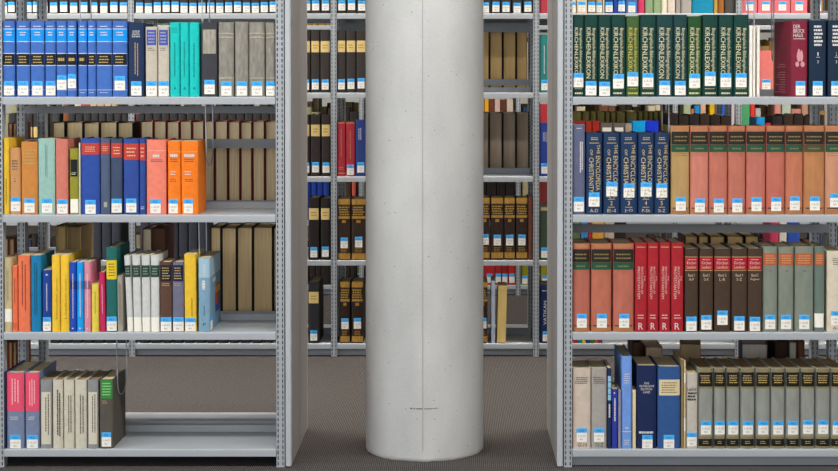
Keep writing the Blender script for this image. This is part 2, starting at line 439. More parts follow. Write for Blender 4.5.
# third shelf
b = single(3.6, 12.8, 257, B3, '#bfae84', 'beige clothbound book with blank white label at the shelf\'s far end', d=.15)
b.patch(308, 321, WHITE, 'blank_label', .02, .98); b.lines(.3, .62, 266, 304, 2, DARKINK, True, fill=.35)
b = single(13.2, 18.4, 265, B3, '#e5704c', 'thin short orange paperback beside the beige clothbound book', d=.12, kind='paper'); b.lines(.3, .7, 275, 305, 1, mat('#8a3a24', .6), True)
b.lines(.1, .9, 322, 328, 3, mat('#8a3a24', .6), name='imprint')
b = single(18.8, 31, 254.6, B3, '#e4744f', 'tall coral paperback beside the teal blue one', d=.14, kind='paper'); b.lines(.25, .75, 260, 312, 2, mat('#8a3a24', .6), True, fill=.35)
b = single(31.6, 42, 254.6, B3, '#1677a6', 'tall teal blue paperback on the third shelf', d=.17, kind='paper'); b.lines(.3, .7, 262, 318, 2, mat('#0d4560', .6), True, fill=.35)
b = single(43, 52, 269.2, B3, '#1a3f8f', 'short navy paperback with blue-headed tag beside yellow lexicon volumes', 316.6, d=.13, kind='paper', tagkw=dict(w=9, h=13.5)); b.lines(.4, .65, 281, 313, 1, WHITEINK, True); b.lines(.4, .7, 272, 276, 1, WHITEINK, name='publisher_mark')
for bx, tx, lab in (((52.4, 60.8), 'Kunst-Lexikon', 'slimmer yellow lexicon volume beside the short navy paperback'), ((61.2, 70), 'Lexikon', 'yellow lexicon volume with large title beside the cobalt paperback')):
    b = single(*bx, 254.4, B3, '#e8bd36', lab, d=.17, group='yellow lexicon volumes', kind='paper')
    b.text(tx, .5, .72, 293, 318, mat('#8a6c1a', .6), 90); b.lines(.55, .75, 278, 291, 1, mat('#8a6c1a', .6), True)
for bx, c, dk, lab in (((70.4, 77), '#1c49b4', '#143079', 'cobalt blue paperback next to the yellow lexicon volume'), ((77.4, 84.4), '#149be6', '#1c78c4', 'azure paperback between the cobalt and the pink one'), ((84.8, 91.4), '#d98a9c', '#8f5a7a', 'pink paperback with a dark red cover beside the azure one')):
    b = single(*bx, 261.4, B3, c, lab, d=.15, group='cobalt, azure and pink paperback series', kind='paper')
    b.patch(280, 288.5, mat(dk, .5), 'darker_band', 0, 1); b.lines(.35, .68, 271, 318, 1, WHITEINK, True); b.lines(.3, .7, 326, 329, 1, WHITEINK, name='publisher_mark')
b = single(92, 99.6, 283.2, B3, '#dcc84e', 'short pale yellow booklet between the pink and crimson ones', d=.12, kind='paper'); b.lines(.4, .65, 290, 318, 1, mat('#8d7c2c', .6), True)
b = single(100.6, 106.2, 271.6, B3, '#c3265a', 'crimson paperback leaning beside the dark teal hardback', d=.13, kind='paper', tilt=-.8); b.lines(.4, .65, 281, 318, 1, WHITEINK, True)
b = single(106.7, 117.6, 246.4, B3, '#1f6460', 'tall dark teal hardback with yellow title label', 316, d=.2)
b.patch(259.6, 278.6, mat('#e3c21c', .55), 'yellow_title_label', .02, .98); b.lines(.2, .85, 262, 276, 5, DARKINK)
b = single(118.2, 123.4, 275, B3, '#a09a8e', 'thin weathered grey book beside the white set', d=.13, kind='worn', tilt=-.5); b.lines(.2, .8, 280, 326, 3, DARKINK, True)
wb = [((127.8, 133.8), -2.4), ((134.2, 142.1), -1.2), ((142.6, 150.9), -.5), ((151.3, 159.8), 0)]
for i, (bx, tl) in enumerate(wb):
    b = Book(*bx, 254.4 + (i == 0) * .6, B3, '#c9cac8', 'greyish white volume with dark green band, %s of four from the brown book' % ordw(3 - i), 'greyish white volumes', d=.16, tilt=tl)
    b.patch(264.6, 276.4, mat('#26443c', .5), 'green_title_band', .0, 1); b.lines(.15, .85, 266.5, 274.5, 3, mat('#8a9a86', .6)); b.patch(316.4, 331, mat('#efece0', .6), 'pale_foot', 0, 1)
for bx, c, tc, lab in (((160.4, 172.4), '#5b4034', '#1c1b28', 'brown book with black title label beside the greyish white volumes'), ((172.9, 184.4), '#6d6c82', '#161c40', 'dusty violet book with navy title label beside the brown book')):
    b = single(*bx, 261.2, B3, c, lab, 316.6, d=.16, tagkw=dict(w=11, h=13.8))
    b.patch(264.4, 280.6, mat(tc, .5), 'title_label', .04, .96); b.lines(.15, .85, 266, 279, 5, GOLD); b.lines(.15, .85, 282, 285.5, 2, GOLD, name='subtitle_lettering')
b = single(185, 196.8, 253.6, B3, '#e6bb34', 'yellow book with tag beside the pale blue book', 317.2, d=.16, kind='paper', tilt=-.35, tagkw=dict(w=10.6, h=13)); b.lines(.55, .75, 297, 316, 1, mat('#8a6c1a', .6), True)
b = single(198.8, 210.6, 257.4, B3, '#7a9fb6', 'pale blue book with bright cover picture, last on the third shelf', d=.22, kind='paper', tagkw=dict(w=4))
b.patch(257.8, 277, mat('#9dbccd', .55), 'pale_head', 0, 1); b.lines(.35, .65, 263, 276, 2, WHITEINK, True, name='author_lettering'); b.lines(.3, .6, 279, 289, 1, WHITEINK, True, fill=.9)
b.text('P', .4, .65, 322, 325, mat('#27456b', .6), name='publisher_mark'); b.lines(.4, .6, 305, 316, 1, mat('#27456b', .6), True, name='subtitle_lettering')
sd = MB(); x = b.w / 2 + .0005      # printed picture on the side cover, and the tag folded round the edge
def sq(ya, yb, za, zb, mi):
    n = len(sd.v); sd.v.extend([(x + mi * .0001, ya, za), (x + mi * .0001, yb, za), (x + mi * .0001, yb, zb), (x + mi * .0001, ya, zb)]); sd.quadface([n, n + 1, n + 2, n + 3], mi)
H = b.h
sq(.11, .205, H * .22, H * .58, 0); sq(.11, .205, H * .46, H * .56, 1); sq(.12, .165, H * .28, H * .46, 2); sq(.11, .205, H * .2, H * .3, 3); sq(.002, .216, H * .74, H * .995, 4)
sq(.05, .12, H * .64, H * .7, 5)
sd.build('cover_picture', [mat('#3f4f63', .5), mat('#e58a1f', .5), mat('#cf3a22', .5), mat('#1f4fa4', .5), mat('#a9c4d4', .55), WHITEINK], b.root, smooth=False)
sd = MB(); sq(.004, .05, b.zz(330), b.zz(320.8), 0); sq(.004, .05, b.zz(320.8), b.zz(316.8), 1); sd.build('call_number_label', [WHITE, TAGBLUE], b.root, smooth=False)

# bottom shelf
single(4, 7, 371, B4, '#1e2c58', 'thin navy volume at the end, beside the pink and grey pair', d=.22)
for bx, lab in (((7.4, 25), 'wider pink and grey volume, next to the thin navy one'), ((26, 40.2), 'narrower pink and grey volume beside the cream thesis row')):
    b = single(*bx, 371.6, B4, '#76829e', lab, 434, d=.22, group='pink and grey pair', tagkw=dict(w=11, h=13.4))
    b.patch(371.8, 410, mat('#e2506c', .55), 'pink_upper_half', 0, 1); b.lines(.25, .75, 377, 406, 3, mat('#f3b5bd', .6), True, fill=.4); b.lines(.2, .7, 415, 419, 2, WHITEINK, name='volume_lettering')
for i, (bx, grey) in enumerate((((41, 52.8), 1), ((53.4, 63.8), 0), ((64.4, 75), 0), ((75.6, 87.4), 0), ((88, 99), 1))):
    lab = 'grey spine with long cream title strip, beside the pink and grey pair' if i == 0 else 'grey spine with long cream title strip, beside the dark brown book' if i == 4 else \
        'plain cream volume with upright black title, %s of three from the pink pair' % ordw(i - 1)
    b = Book(*bx, 378.8, B4, '#8b8b8c' if grey else '#c9c3b2', lab, 'cream and grey thesis row', d=.18, pages='#8f7a58')
    if grey: b.patch(391, 443, mat('#cfc9b6', .65), 'cream_title_strip', .1, .9)
    b.lines(.38, .82, 392, 438, 2, DARKINK, True, fill=.4) if i != 1 else b.lines(.4, .8, 388, 440, 2, BLACKINK, True, fill=.6)
b = single(100.2, 113.8, 378.4, B4, '#57524a', 'dark brown book with green title label at the bottom shelf\'s open end', 431.4, d=.19, tagkw=dict(w=9.6), kind='worn')
b.patch(379, 397.4, mat('#2e8a3a', .55), 'green_title_label', .1, .95); b.lines(.15, .9, 381, 395, 5, mat('#9ecf8e', .6)); b.lines(.15, .6, 399, 403, 2, GOLD, name='subtitle_lettering')

# ------------------------------------------------------------------ books on the crammed bookcase
greens = [(572.4, 583.6), (584, 597.4), (598, 610.6), (611, 625.2), (626, 638.8), (639.6, 655.4), (656, 672.4), (673, 686.6), (687.2, 701), (702, 717.2), (718, 732.4), (733, 748)]
gtag = [73, 81, 81.6, 74, 72, 73, 80.6, 80.8, 73.6, 71.6, 73, 73]
for i, bx in enumerate(greens):
    c = '#3c5a30' if i == 4 else '#1f4a24' if i == 8 else '#183c3d' if i in (6, 7) else '#103a34'
    top = 16 if i in (4, 8) else 14.6
    lab = {4: 'olive green lexicon volume with yellowish lettering, shorter than its dark neighbours', 8: 'grass green lexicon volume, shorter, among the dark green set'}.get(i) or \
        'dark green lexicon volume, %s of the whole lexicon set from the column' % ordw(i)
    b = Book(*bx, top, HB, c, lab, 'green church lexicon set', d=.17)
    gm = mat('#c9b45c', .5) if i == 4 else mat('#d2c9a4', .5)
    long_ = gtag[i] > 79
    y1 = 78
    b.text('KIRCHENLEXIKON', .14, .46, 27.5, y1 if long_ else 79, gm, -90)
    b.text('Biographisch-Bibliographisches', .54, .84, 28, 79, gm, -90, 'subtitle')
    if not long_: b.lines(.12, .88, 87.8, 89, 1, gm, name='author_lettering'); b.lines(.1, .9, 92, 93.8, 1, gm, name='imprint', fill=.9)
    b.tag(gtag[i], w=11)
for i, (bx, lab) in enumerate((((748.6, 752), 'white slip-thin volume touching the last dark green lexicon'), ((752.4, 754.7), 'white slip-thin volume in the middle of the three'), ((756.3, 759.2), 'white slip-thin volume beside the opening in the books'))):
    Book(*bx, 25.6 + i * .3, HB, '#e9e4da', lab, 'white thin volumes', d=.16, kind='paper', pages='#e2dccb')
b = single(790.6, 807, 20.4, HB, '#7c2036', 'maroon single-volume reference book beside two navy volumes', 81, d=.2, y=.006, turn=4.5, tagkw=dict(w=10, cf=.56), kind='paper')
for k, s_ in enumerate(('DER', 'BROCK', 'HAUS')): b.text(s_, .1, .52 if k == 0 else .8 if k == 1 else .7, 24.6 + k * 4.4, 28.2 + k * 4.4, WHITEINK)
b.rules([38.6], WHITEINK, .5, 'white_rule', .1, .85)
em = MB()                                # small upright leaf-shaped emblem on the spine
for cx, cy, rx, ry, tip in ((.44, 55, .14, 6.6, .5), (.6, 55.6, .12, 6, .45), (.34, 64, .12, 2.6, 0), (.68, 64, .14, 2.8, 0)):
    k = len(em.v)
    for a in range(14):
        t = 2 * math.pi * a / 14; fx = cx + rx * math.sin(t) * (1 - tip * (math.cos(t) > 0) * math.cos(t)); py = cy - ry * math.cos(t)
        xx = b.w * (fx - .5); em.v.append((xx, b.s(xx) - .0007, b.zz(py)))
    em.quadface(list(range(k, len(em.v))))
em.build('emblem', mat('#c98f96', .6), b.root, smooth=False)
sd = MB(); x = -b.w / 2 - .0005
rr = random.Random(3)
for k in range(11):                      # blurb on the side cover
    z0 = b.zz(64 + k * 2.5 + (3 if k > 1 else 0)); n = len(sd.v); ya, yb = .07, .07 + rr.uniform(.06, .12)
    sd.v += [(x, yb, z0), (x, ya, z0), (x, ya, z0 + .0016), (x, yb, z0 + .0016)]; sd.quadface([n, n + 1, n + 2, n + 3])
sd.build('cover_blurb', mat('#c98f96', .6), b.root, smooth=False)
for i, (bx, lab) in enumerate((((808.4, 825.4), 'deep navy volume with white title directly beside the maroon book'), ((827, 843.6), 'deep navy volume, second after the maroon book, cut by the edge'))):
    b = single(*bx, 20.2, HB, '#12283e', lab, 81, d=.17, group='deep navy volumes', tagkw=dict(w=10))
    b.lines(.22, .8, 24.5, 46.5, 6, WHITEINK, fill=.55); b.text(str(i + 1), .47, .53, 52, 55.4, WHITEINK, name='volume_number'); b.rules([57], WHITEINK, .4, 'white_rule', .4, .62); b.text('3', .46, .54, 60, 63, WHITEINK, name='part_number')
# second shelf
b = single(572.4, 584.6, 124, B2, '#5b607c', 'slate violet book with white upright title beside the column end', 196.6, d=.17, kind='paper', tagkw=dict(w=10.6, h=14.4))
b.lines(.55, .85, 141, 172, 2, WHITEINK, True, fill=.6); b.lines(.3, .75, 127, 128.8, 1, WHITEINK, name='author_lettering')
ency = [(585.6, 602), (603, 619.4), (620, 637), (637.6, 653.6), (654, 668.7)]
etag = [192, 181.6, 183, 182, 183]; erange = ['A-D', 'E-I', 'J-O', 'P-Sh', 'Si-Z']
for i, bx in enumerate(ency):
    b = Book(*bx, 132.2, B2, '#1a3458', 'navy encyclopedia volume marked %s, gold lettering' % erange[i], 'navy encyclopedia volumes', d=.2, bulge=.0035)
    gm = mat('#cbb67c', .5)
    b.text('THE', .66, .86, 144, 153.5, gm, -90); b.text('ENCYCLOPEDIA', .6, .88, 155.5, 190 if i == 0 else 197, gm, -90, 'title_word')
    b.text('OF', .24, .4, 149, 155, gm, -90, 'title_joiner'); b.text('CHRISTIANITY', .18, .46, 157, 192 if i == 0 else 198, gm, -90, 'title_word')
    b.lines(.25, .75, 136.5, 140, 2, gm, name='publisher_lettering'); b.rules([142.6], gm, .5, 'gold_rule', .2, .8)
    b.text(erange[i], .24, .74, 208.4, 211.6, gm, name='volume_range')
    if i:
        b.text(str(i + 1), .42, .56, 200.4, 204.6, gm, name='volume_number'); b.rules([206.6, 198.6], gm, .5, 'gold_rule', .28, .7)
    b.tag(etag[i], w=11, cf=.5)
def catholic(bx, top, bottom, c, lab, tg, dy=0.0, tan=False):
    b = Book(*bx, top, bottom, c, lab, 'salmon encyclopaedia with black and green title bands', d=.21, kind='worn', bulge=.0045)
    b.patch(131.2 + dy, 144 + dy, mat('#26231f', .55), 'black_title_band', .02, .98); b.patch(144.2 + dy, 151.6 + dy, mat('#23503c' if c != '#b27a50' else '#4a4a30', .55), 'green_volume_band', .02, .98)
    b.lines(.1, .9, 134.4 + dy, 142 + dy, 2, mat('#857048', .6), fill=.34); b.lines(.2, .8, 146.4 + dy, 149.8 + dy, 1, mat('#73764a', .6), name='volume_lettering', fill=.4)
    b.patch(125.8 + dy, 129.6 + dy, worn('#b0754f'), 'tan_head', 0, 1, .0003); b.patch(208.6 + dy, 213.6 + dy, worn('#a87249'), 'tan_foot', 0, 1, .0003)
    b.rules([130.5 + dy, 152.8 + dy, 155 + dy], mat('#a86c44', .6), .5, 'tan_rule'); b.rules([207.6 + dy], mat('#2a1c18', .6), 1.1, 'black_rule')
    b.tag(tg, w=10.2, h=13.6, cf=.53)
cath = [(670.5, 689), (689.6, 708), (708.4, 727), (727.4, 745), (745.6, 765), (765.6, 784.4), (784.8, 802.4), (803, 824), (824.4, 843)]
ctag = [196.6, 198, 198.2, 198, 197, 196.8, 196, 196.2, 193]
ccol = ['#b08f5e', '#c47a68', '#b96d5b', '#b76d5c', '#bb6f60', '#b86858', '#b97156', '#b27a50', '#c08a6c']
for i, bx in enumerate(cath):
    lab = 'sandy tan encyclopaedia volume with black and green bands, beside the navy encyclopedia' if i == 0 else 'tan orange banded encyclopaedia volume, speckled, next to last in its row' if i == 7 else \
        'salmon encyclopaedia volume with black and green bands, %s after the sandy tan one' % ordw(i - 1)
    catholic(bx, 125.4, B2, ccol[i], lab, ctag[i])
# third shelf
for i, bx in enumerate([(572.4, 589.6), (590.6, 611.2), (612.6, 633.6)]):
    catholic(bx, 243, B3, ('#b36756', '#b66a55', '#b56856')[i], 'salmon encyclopaedia volume beside the red set, %s from the column on the third shelf' % ordw(i), 313.2, dy=117.4)
for i, bx in enumerate([(634.4, 646.6), (647, 658.2), (658.8, 670), (670.6, 683)]):
    b = Book(*bx, 242.2, B3, '#a5202b', 'crimson red encyclopedia volume with letter R at foot, %s of four from the column' % ordw(i), 'crimson red encyclopedia set', d=.2)
    wm = mat('#e3b9b0', .55)
    b.text('PROTESTANTISM', .2, .42, 266, 298, wm, -90); b.text('ENCYCLOPEDIA OF', .5, .68, 266, 293, wm, -90, 'subtitle'); b.text('THE', .74, .86, 275, 280, wm, -90, 'article')
    b.rules([246.4], GOLD, .9, 'gold_rule', .14, .86); b.lines(.2, .8, 313, 318.5, 2, wm, name='volume_lettering')
    b.text('R', .28, .68, 322, 328.6, WHITEINK, name='publisher_mark')
for i, (bx, tg, rg) in enumerate(zip([(684.2, 697.6), (699, 712.6), (713.6, 730), (731, 746.4), (747, 761.6)], [316, 314.6, 310, 315.6, 316.2], ['A-F', 'G-K', 'L-R', 'S-Z', 'Register'])):
    b = Book(*bx, 247.6, B3, '#453529', 'dark brown lexicon volume with red title label, volume %s' % ['one', 'two', 'three', 'four', 'five, the register'][i], 'dark brown lexicon set', d=.19)
    b.patch(256.6, 269.2, mat('#a81f2e', .5), 'red_title_label', .0, 1); b.rules([256.2, 269.8], GOLD, .6)
    gm = mat('#d9b7a8', .55)
    b.lines(.15, .85, 258, 259.8, 1, gm, name='subtitle_lettering'); b.text('Kirchen', .14, .84, 260.6, 263.6, gm); b.text('Lexikon', .14, .84, 264.8, 267.8, gm, name='title_word')
    gm = mat('#c7b49c', .55)
    b.text('Band %d' % (i + 1), .24, .72, 273, 275.8, gm, name='volume_number'); b.text(rg, .3 if i < 4 else .18, .66 if i < 4 else .82, 277.2, 280, gm, name='volume_range')
    b.tag(tg, w=10.6)
for i, bx in enumerate([(762.2, 777), (777.6, 793.2), (794, 813), (813.6, 824)]):
    lab = ['sage grey volume with orange title label beside the dark brown register volume', 'sage grey volume with orange label, second after the dark brown set', 'widest sage grey volume with orange title label', 'slimmest sage grey volume, blank white label at its foot'][i]
    b = Book(*bx, 246.2, B3, '#7d8478' if i < 3 else '#66766c', lab, 'sage grey volumes', d=.19, kind='worn', bulge=.004)
    b.patch(252.6, 264.6, worn('#b0603a'), 'orange_title_label', .05, .95); b.lines(.15, .85, 254, 263.4, 4, mat('#d09a72', .6), fill=.35)
    if i < 3: b.tag(314.2, w=10.4); b.lines(.4, .6, 269, 271.4, 1, DARKINK, name='volume_lettering')
    else: b.patch(312.6, 326.6, WHITE, 'blank_label', .02, .9)
b = single(826, 843, 250.4, B3, '#d3c8b2', 'cream volume closing the third shelf after the sage grey ones', 310.4, d=.18, tagkw=dict(cf=.55)); b.lines(.3, .9, 257, 264.6, 4, DARKINK); b.text('A-G', .35, .85, 325.6, 328.6, DARKINK, name='volume_range')
# bottom shelf
for bx, c, tx, lab in (((572.4, 590.4), '#c7b8aa', 'G-N', 'beige volume marked G-N beside the column end'), ((591, 606.4), '#a29d97', 'O-Z', 'grey volume marked O-Z beside the beige one')):
    b = single(*bx, 367.4, B4, c, lab, 427.2, d=.17, group='beige and grey alphabet volumes', tagkw=dict(w=10.4, h=13.6)); b.lines(.1, .9, 375.5, 383, 4, DARKINK, fill=.4); b.text(tx, .28, .78, 442, 445.4, DARKINK, name='volume_range')
b = single(606.8, 611, 367, B4, '#1b2d4f', 'thin dark navy booklet with pale blue squares on its spine', d=.16, kind='paper')
for k in range(4): b.patch(375 + k * 6.2, 380.6 + k * 6.2, mat('#8fbcd6', .55), 'pale_square', .1, .95)
b.lines(.3, .75, 402, 417, 1, WHITEINK, True, fill=.8)
b = single(611.3, 617.2, 388, B4, '#2c3a9a', 'short violet blue paperback next to the tall sky blue binder', d=.13, kind='paper'); b.lines(.35, .7, 397, 424, 1, WHITEINK, True, fill=.7); b.lines(.3, .7, 390, 394, 1, WHITEINK, name='publisher_mark')
b = single(617.6, 620.8, 389.6, B4, '#85889a', 'thin grey booklet squeezed between violet blue and sky blue spines', d=.13, kind='paper')
b = single(621.2, 631.4, 355.4, B4, '#6f97dc', 'tall sky blue binder standing out above its neighbours', d=.24); b.lines(.2, .85, 372, 383, 5, WHITEINK); b.rules([430.5], WHITEINK, .7, 'white_rule'); b.lines(.3, .75, 425, 428.6, 1, WHITEINK, name='publisher_mark'); b.lines(.2, .8, 438, 444, 3, WHITEINK, name='imprint')
b = single(632, 635.6, 389.4, B4, '#d8c9a2', 'thin cream booklet between sky blue binder and navy volume', d=.14, kind='paper')
b = single(636.2, 656, 364.4, B4, '#17264e', 'wide midnight navy volume with white stacked title', 434, d=.19, tagkw=dict(w=10.6, h=13.4, cf=.54))
for k, s_ in enumerate(('DAS', 'KATHOLISCHE', 'DEUTSCH-', 'LAND')): b.text(s_, *((.38, .62), (.14, .88), (.2, .8), (.32, .68))[k], 381 + k * 3.0, 383.2 + k * 3.0, WHITEINK)
b.lines(.1, .9, 430, 432.6, 1, WHITEINK, name='volume_lettering', fill=.8)
b = single(657, 679.8, 365.4, B4, '#2f548c', 'wide mid-blue volume with cream title label', 434, d=.2, tagkw=dict(w=10.8, h=13.4)); b.patch(378.6, 394.4, mat('#d9c8a0', .65), 'cream_title_label', .06, .98); b.lines(.15, .9, 380.6, 392.4, 5, DARKINK, fill=.35)
b = single(680.6, 682.8, 358.6, B4, '#8d7b58', 'thin tan board folder beside the mid-blue volume', d=.2, kind='paper')
b = single(683.1, 685.2, 360, B4, '#cbb98e', 'thin cream folder with two white stickers', d=.2, kind='paper'); b.patch(372, 382, WHITE, 'sticker', .1, .9); b.patch(417, 430, WHITE, 'sticker', .1, .9)
b = single(685.8, 697, 372.4, B4, '#bdb6aa', 'pale grey lexicon with bold black title beside the thin folders', 431.6, d=.15, kind='paper', tagkw=dict(w=10, h=13.6))
b.text('Lexikon', .06, .9, 386, 390, BLACKINK); b.lines(.06, .92, 390.6, 400, 3, BLACKINK, name='subtitle_lettering', fill=.6)
sage = [(697.6, 712.6), (713.4, 725), (725.8, 739), (739.8, 754.2), (755, 769.6), (770.2, 784.4), (785, 799.2), (800, 814.2), (814.8, 829.4), (830, 843.6)]
for i, bx in enumerate(sage):
    b = Book(*bx, 367.4, B4, '#8d9088', 'grey-green volume with black bands at head and foot, %s after the pale lexicon' % ordw(i), 'black-banded grey-green set', d=.21, kind='worn', bulge=.0045, pages='#8d7350')
    b.patch(367.8, 371.2, worn('#8a7c50'), 'khaki_head', 0, 1, .0003); b.patch(371.4, 385.6, mat('#191815', .5), 'black_title_band', .0, 1)
    b.lines(.14, .86, 373.6, 382.6, 4, GOLD, fill=.45); b.patch(385.6, 387.6, worn('#8a7c50'), 'khaki_rule', 0, 1, .0003); b.patch(437.8, 445, mat('#191815', .5), 'black_foot_band', 0, 1); b.lines(.3, .7, 439.4, 443, 2, GOLD, name='volume_lettering')
    b.patch(445.2, 447.6, worn('#8a7c50'), 'khaki_foot', 0, 1, .0003)
    b.patch(435.2, 437.6, worn('#8a7c50'), 'khaki_rule', 0, 1, .0003)
    b.tag(420 + (i in (7, 8)) * -.6, w=10.4, h=13.4, cf=.52)

# ------------------------------------------------------------------ books turned away on the back of the first two bookcases (fore-edges seen)
def away(boxes, top, level, colour, pages, template, group, y0=0.0, d=.19, kind='cloth', yf=0.36, order=None):
    n = len(boxes)
    for i, (x0, x1) in enumerate(boxes):
        y = y0 + yf
        zs = level; z1 = PZ(top + R.uniform(-.6, .6), y)
        k = order(i, n) if order else n - 1 - i
        lab = template.format(ordw(k)) if '{}' in template else template
        make_away(x0, x1, z1 - zs, zs, y, d, colour, pages, lab, group, kind)
def make_away(x0, x1, h, z, y, d, colour, pages, lab, group, kind='cloth', turn=0):
    sc = S(y); bot = PY(z, y)
    b = Book(x0, x1, PY(z + h, y), bot, colour, lab, group, d=d, y=y, kind=kind, pages=pages, back=True, z=z, turn=turn)
    b.root.location.y = y + d
    return b
low = LEV
away([(53.5, 66), (67.4, 84), (84.6, 100.4), (101, 118), (118.6, 134)], 122, LEV[2], '#2a211c', '#e3cc9e', 'black-bound volume showing its page edges above the red-banded blue books, {} from the column', 'black-bound volumes with page edges out')
away([(141.4, 154), (154.6, 167), (167.6, 180), (180.6, 192.4), (193, 204.6), (205.2, 215), (215.6, 228.2), (228.8, 240.4), (241, 252.4), (253, 265), (265.6, 277)], 121, LEV[2], '#7a2622', '#f0dcb4',
     'oxblood volume, page edges out behind the orange directories, {} from the column', 'oxblood volumes with page edges out')
away([(211, 221.6), (222.2, 237), (237.6, 253), (253.6, 273), (273.6, 279)], 226.4, LEV[1], '#1e1a16', '#e8cc9a', 'black-edged volume with tan pages behind the pale blue book, {} from the column', 'tan-paged volumes behind the third shelf')
make_away(57, 67, PZ(225, .36) - LEV[1], LEV[1], .36, .19, '#8f7c54', '#b59c68', 'tall pale-paged book behind the yellow lexicon volumes', None)
make_away(67.6, 82, PZ(226, .36) - LEV[1], LEV[1], .36, .19, '#b29a68', '#8a7450', 'broad tan book behind the cobalt paperback', None)
make_away(143, 152.6, PZ(228, .36) - LEV[1], LEV[1], .36, .18, '#6a2f22', '#c6bca6', 'rust-bound book with whitish page edges behind the white set', None)
make_away(153, 166, PZ(227, .36) - LEV[1], LEV[1], .36, .18, '#5e2a20', '#5a4232', 'rust brown book standing tall behind the white set', None)
for x0, x1, lab in ((9, 13.4, 'first'), (13.8, 17.4, 'second')):
    make_away(x0, x1, .28, LEV[2], .36, .19, '#6b2a20', '#a08a68', 'rust red book glimpsed beyond the yellow volume\'s post, %s from the edge' % lab, 'rust red books in the next bay')
for x0, x1, lv, lab in ((4, 9, 0, 'first'), (9.4, 13.4, 0, 'second'), (13.8, 17.4, 0, 'third')):
    make_away(x0, x1, .28, LEV[lv], .36, .19, '#8a4226', '#b49c74', 'orange-brown book in the next bay above the pink and grey pair, %s from the edge' % lab, 'orange-brown books in the next bay')
for x0, x1, lab in ((4, 9.5, 'first'), (10, 15.5, 'second')):
    make_away(x0, x1, .26, LEV[1], .36, .19, '#7a3a26', '#b49c74', 'orange-topped book in the next bay above the beige clothbound book, %s from the edge' % lab, 'orange-topped books in the next bay')
# behind the crammed bookcase
for i, (x0, x1) in enumerate([(684, 697), (697.6, 708), (709, 724), (726, 742.6), (744, 758)]):
    make_away(x0, x1, PZ(235.4, .36) - LEV[1], LEV[1], .36, .19, '#241d18', '#d4b27c', 'dark-bound volume with tan page edges behind brown lexicon volume %s' % ['one', 'two', 'three', 'four', 'five'][i], 'tan-paged volumes behind the brown lexicon')
for x0, x1, py, c, pg, lab, tn in ((632, 641, 341, '#3a2318', '#5f4836', 'dark brown book behind the midnight navy volume', 0), (645, 662, 346, '#b9806c', '#c9b49a', 'pinkish book behind the mid-blue volume', 0),
                             (686, 707, 343, '#a4662c', '#a89474', 'amber brown book behind the pale grey lexicon', -8), (746, 772, 343, '#2a2e58', '#b3ada4', 'dark violet book with white page edges behind the grey-green set', -6),
                             (774, 787, 340, '#2b1a14', '#3c2a20', 'blackish brown book behind the grey-green set', 0), (787.6, 796, 341, '#3a3a40', '#b8b2a6', 'grey book with white pages behind the grey-green set', 0), (796.6, 803.6, 340, '#5b2d1c', '#6a4632', 'reddish brown slim book behind the grey-green set', 0)):
    make_away(x0, x1, PZ(py, .36) - LEV[0], LEV[0], .36, .17, c, pg, lab, None, turn=tn)

# ------------------------------------------------------------------ books of the long bookcase behind the column
SY = S(Y2)
MINOR = []
def row(boxes, top, lev, colour, template, group, deco=None, y=Y2 + .004, d=.19, order='col', kind='cloth', jit=.4, pages='#b8a680', count0=0, minor=False):
    n = len(boxes); out = []
    for i, (x0, x1) in enumerate(boxes):
        bot = PY(lev, y)
        c = colour[i % len(colour)] if isinstance(colour, (list, tuple)) else colour
        k = (n - 1 - i if order == 'col' else i) + count0
        b = Book(x0, x1, top + R.uniform(-jit, jit), bot, c, template.format(ordw(k)) if '{}' in template else template, group, d=d, y=y, z=lev, kind=kind, pages=pages)
        if deco: deco(b, i)
        if minor: MINOR.append(b.root)
        out.append(b)
    return out
BLK = '#37312f'
def tagrow(y0):
    return lambda b, i: b.tag(y0 + R.uniform(-.7, .7), w=7.2, h=9.8)
def blackvol(l0, l1, t0):
    def f(b, i):
        b.patch(l0, l1, mat('#d9bd7c', .6), 'cream_title_label', .04, .96); b.lines(.2, .8, l0 + 3, l1 - 3, 2, mat('#8a7444', .6), fill=.3); b.tag(t0 + R.uniform(-.6, .6), w=7.0, h=10)
    return f
# top visible shelf: black volumes with white tags
bx = []
for a, b_, n in ((1, 16, 2), (25, 49, 3), (49.4, 129.6, 8), (135.6, 278, 16)):
    for k in range(n): bx.append((a + (b_ - a) * k / n + .3, a + (b_ - a) * (k + 1) / n - .3))
row(bx, -20, 1.527, BLK, 'black volume, white tag, {} from the column above the bright blue set and neighbours', 'black volumes along the back row above the blue set', tagrow(2.4), jit=1)
row([(303, 310.8), (311.4, 320.2), (320.8, 330.6)], -20, 1.527, BLK, 'black volume with white tag up by the column, {} from the post', 'black volumes in the slot by the half-empty bookcase', tagrow(1), order='col')
row([(337.6, 346.2), (346.8, 356.6), (357.2, 366.4)], -20, 1.527, BLK, 'black volume with white tag touching the column high up, {} after the post', 'black volumes touching the column', tagrow(.6), order='x')
row([(480, 490.6), (491.4, 500), (500.6, 511), (511.8, 522), (522.8, 532.6)], -20, 1.527, BLK, 'black volume with white tag in the slot beside the crammed bookcase, {} from column', 'black volumes in the slot by the crammed bookcase', tagrow(2.2), order='x')
row([(539.6, 549)], -20, 1.527, '#b33a4a', 'crimson spine high in the narrow slot beside the crammed bookcase', None)
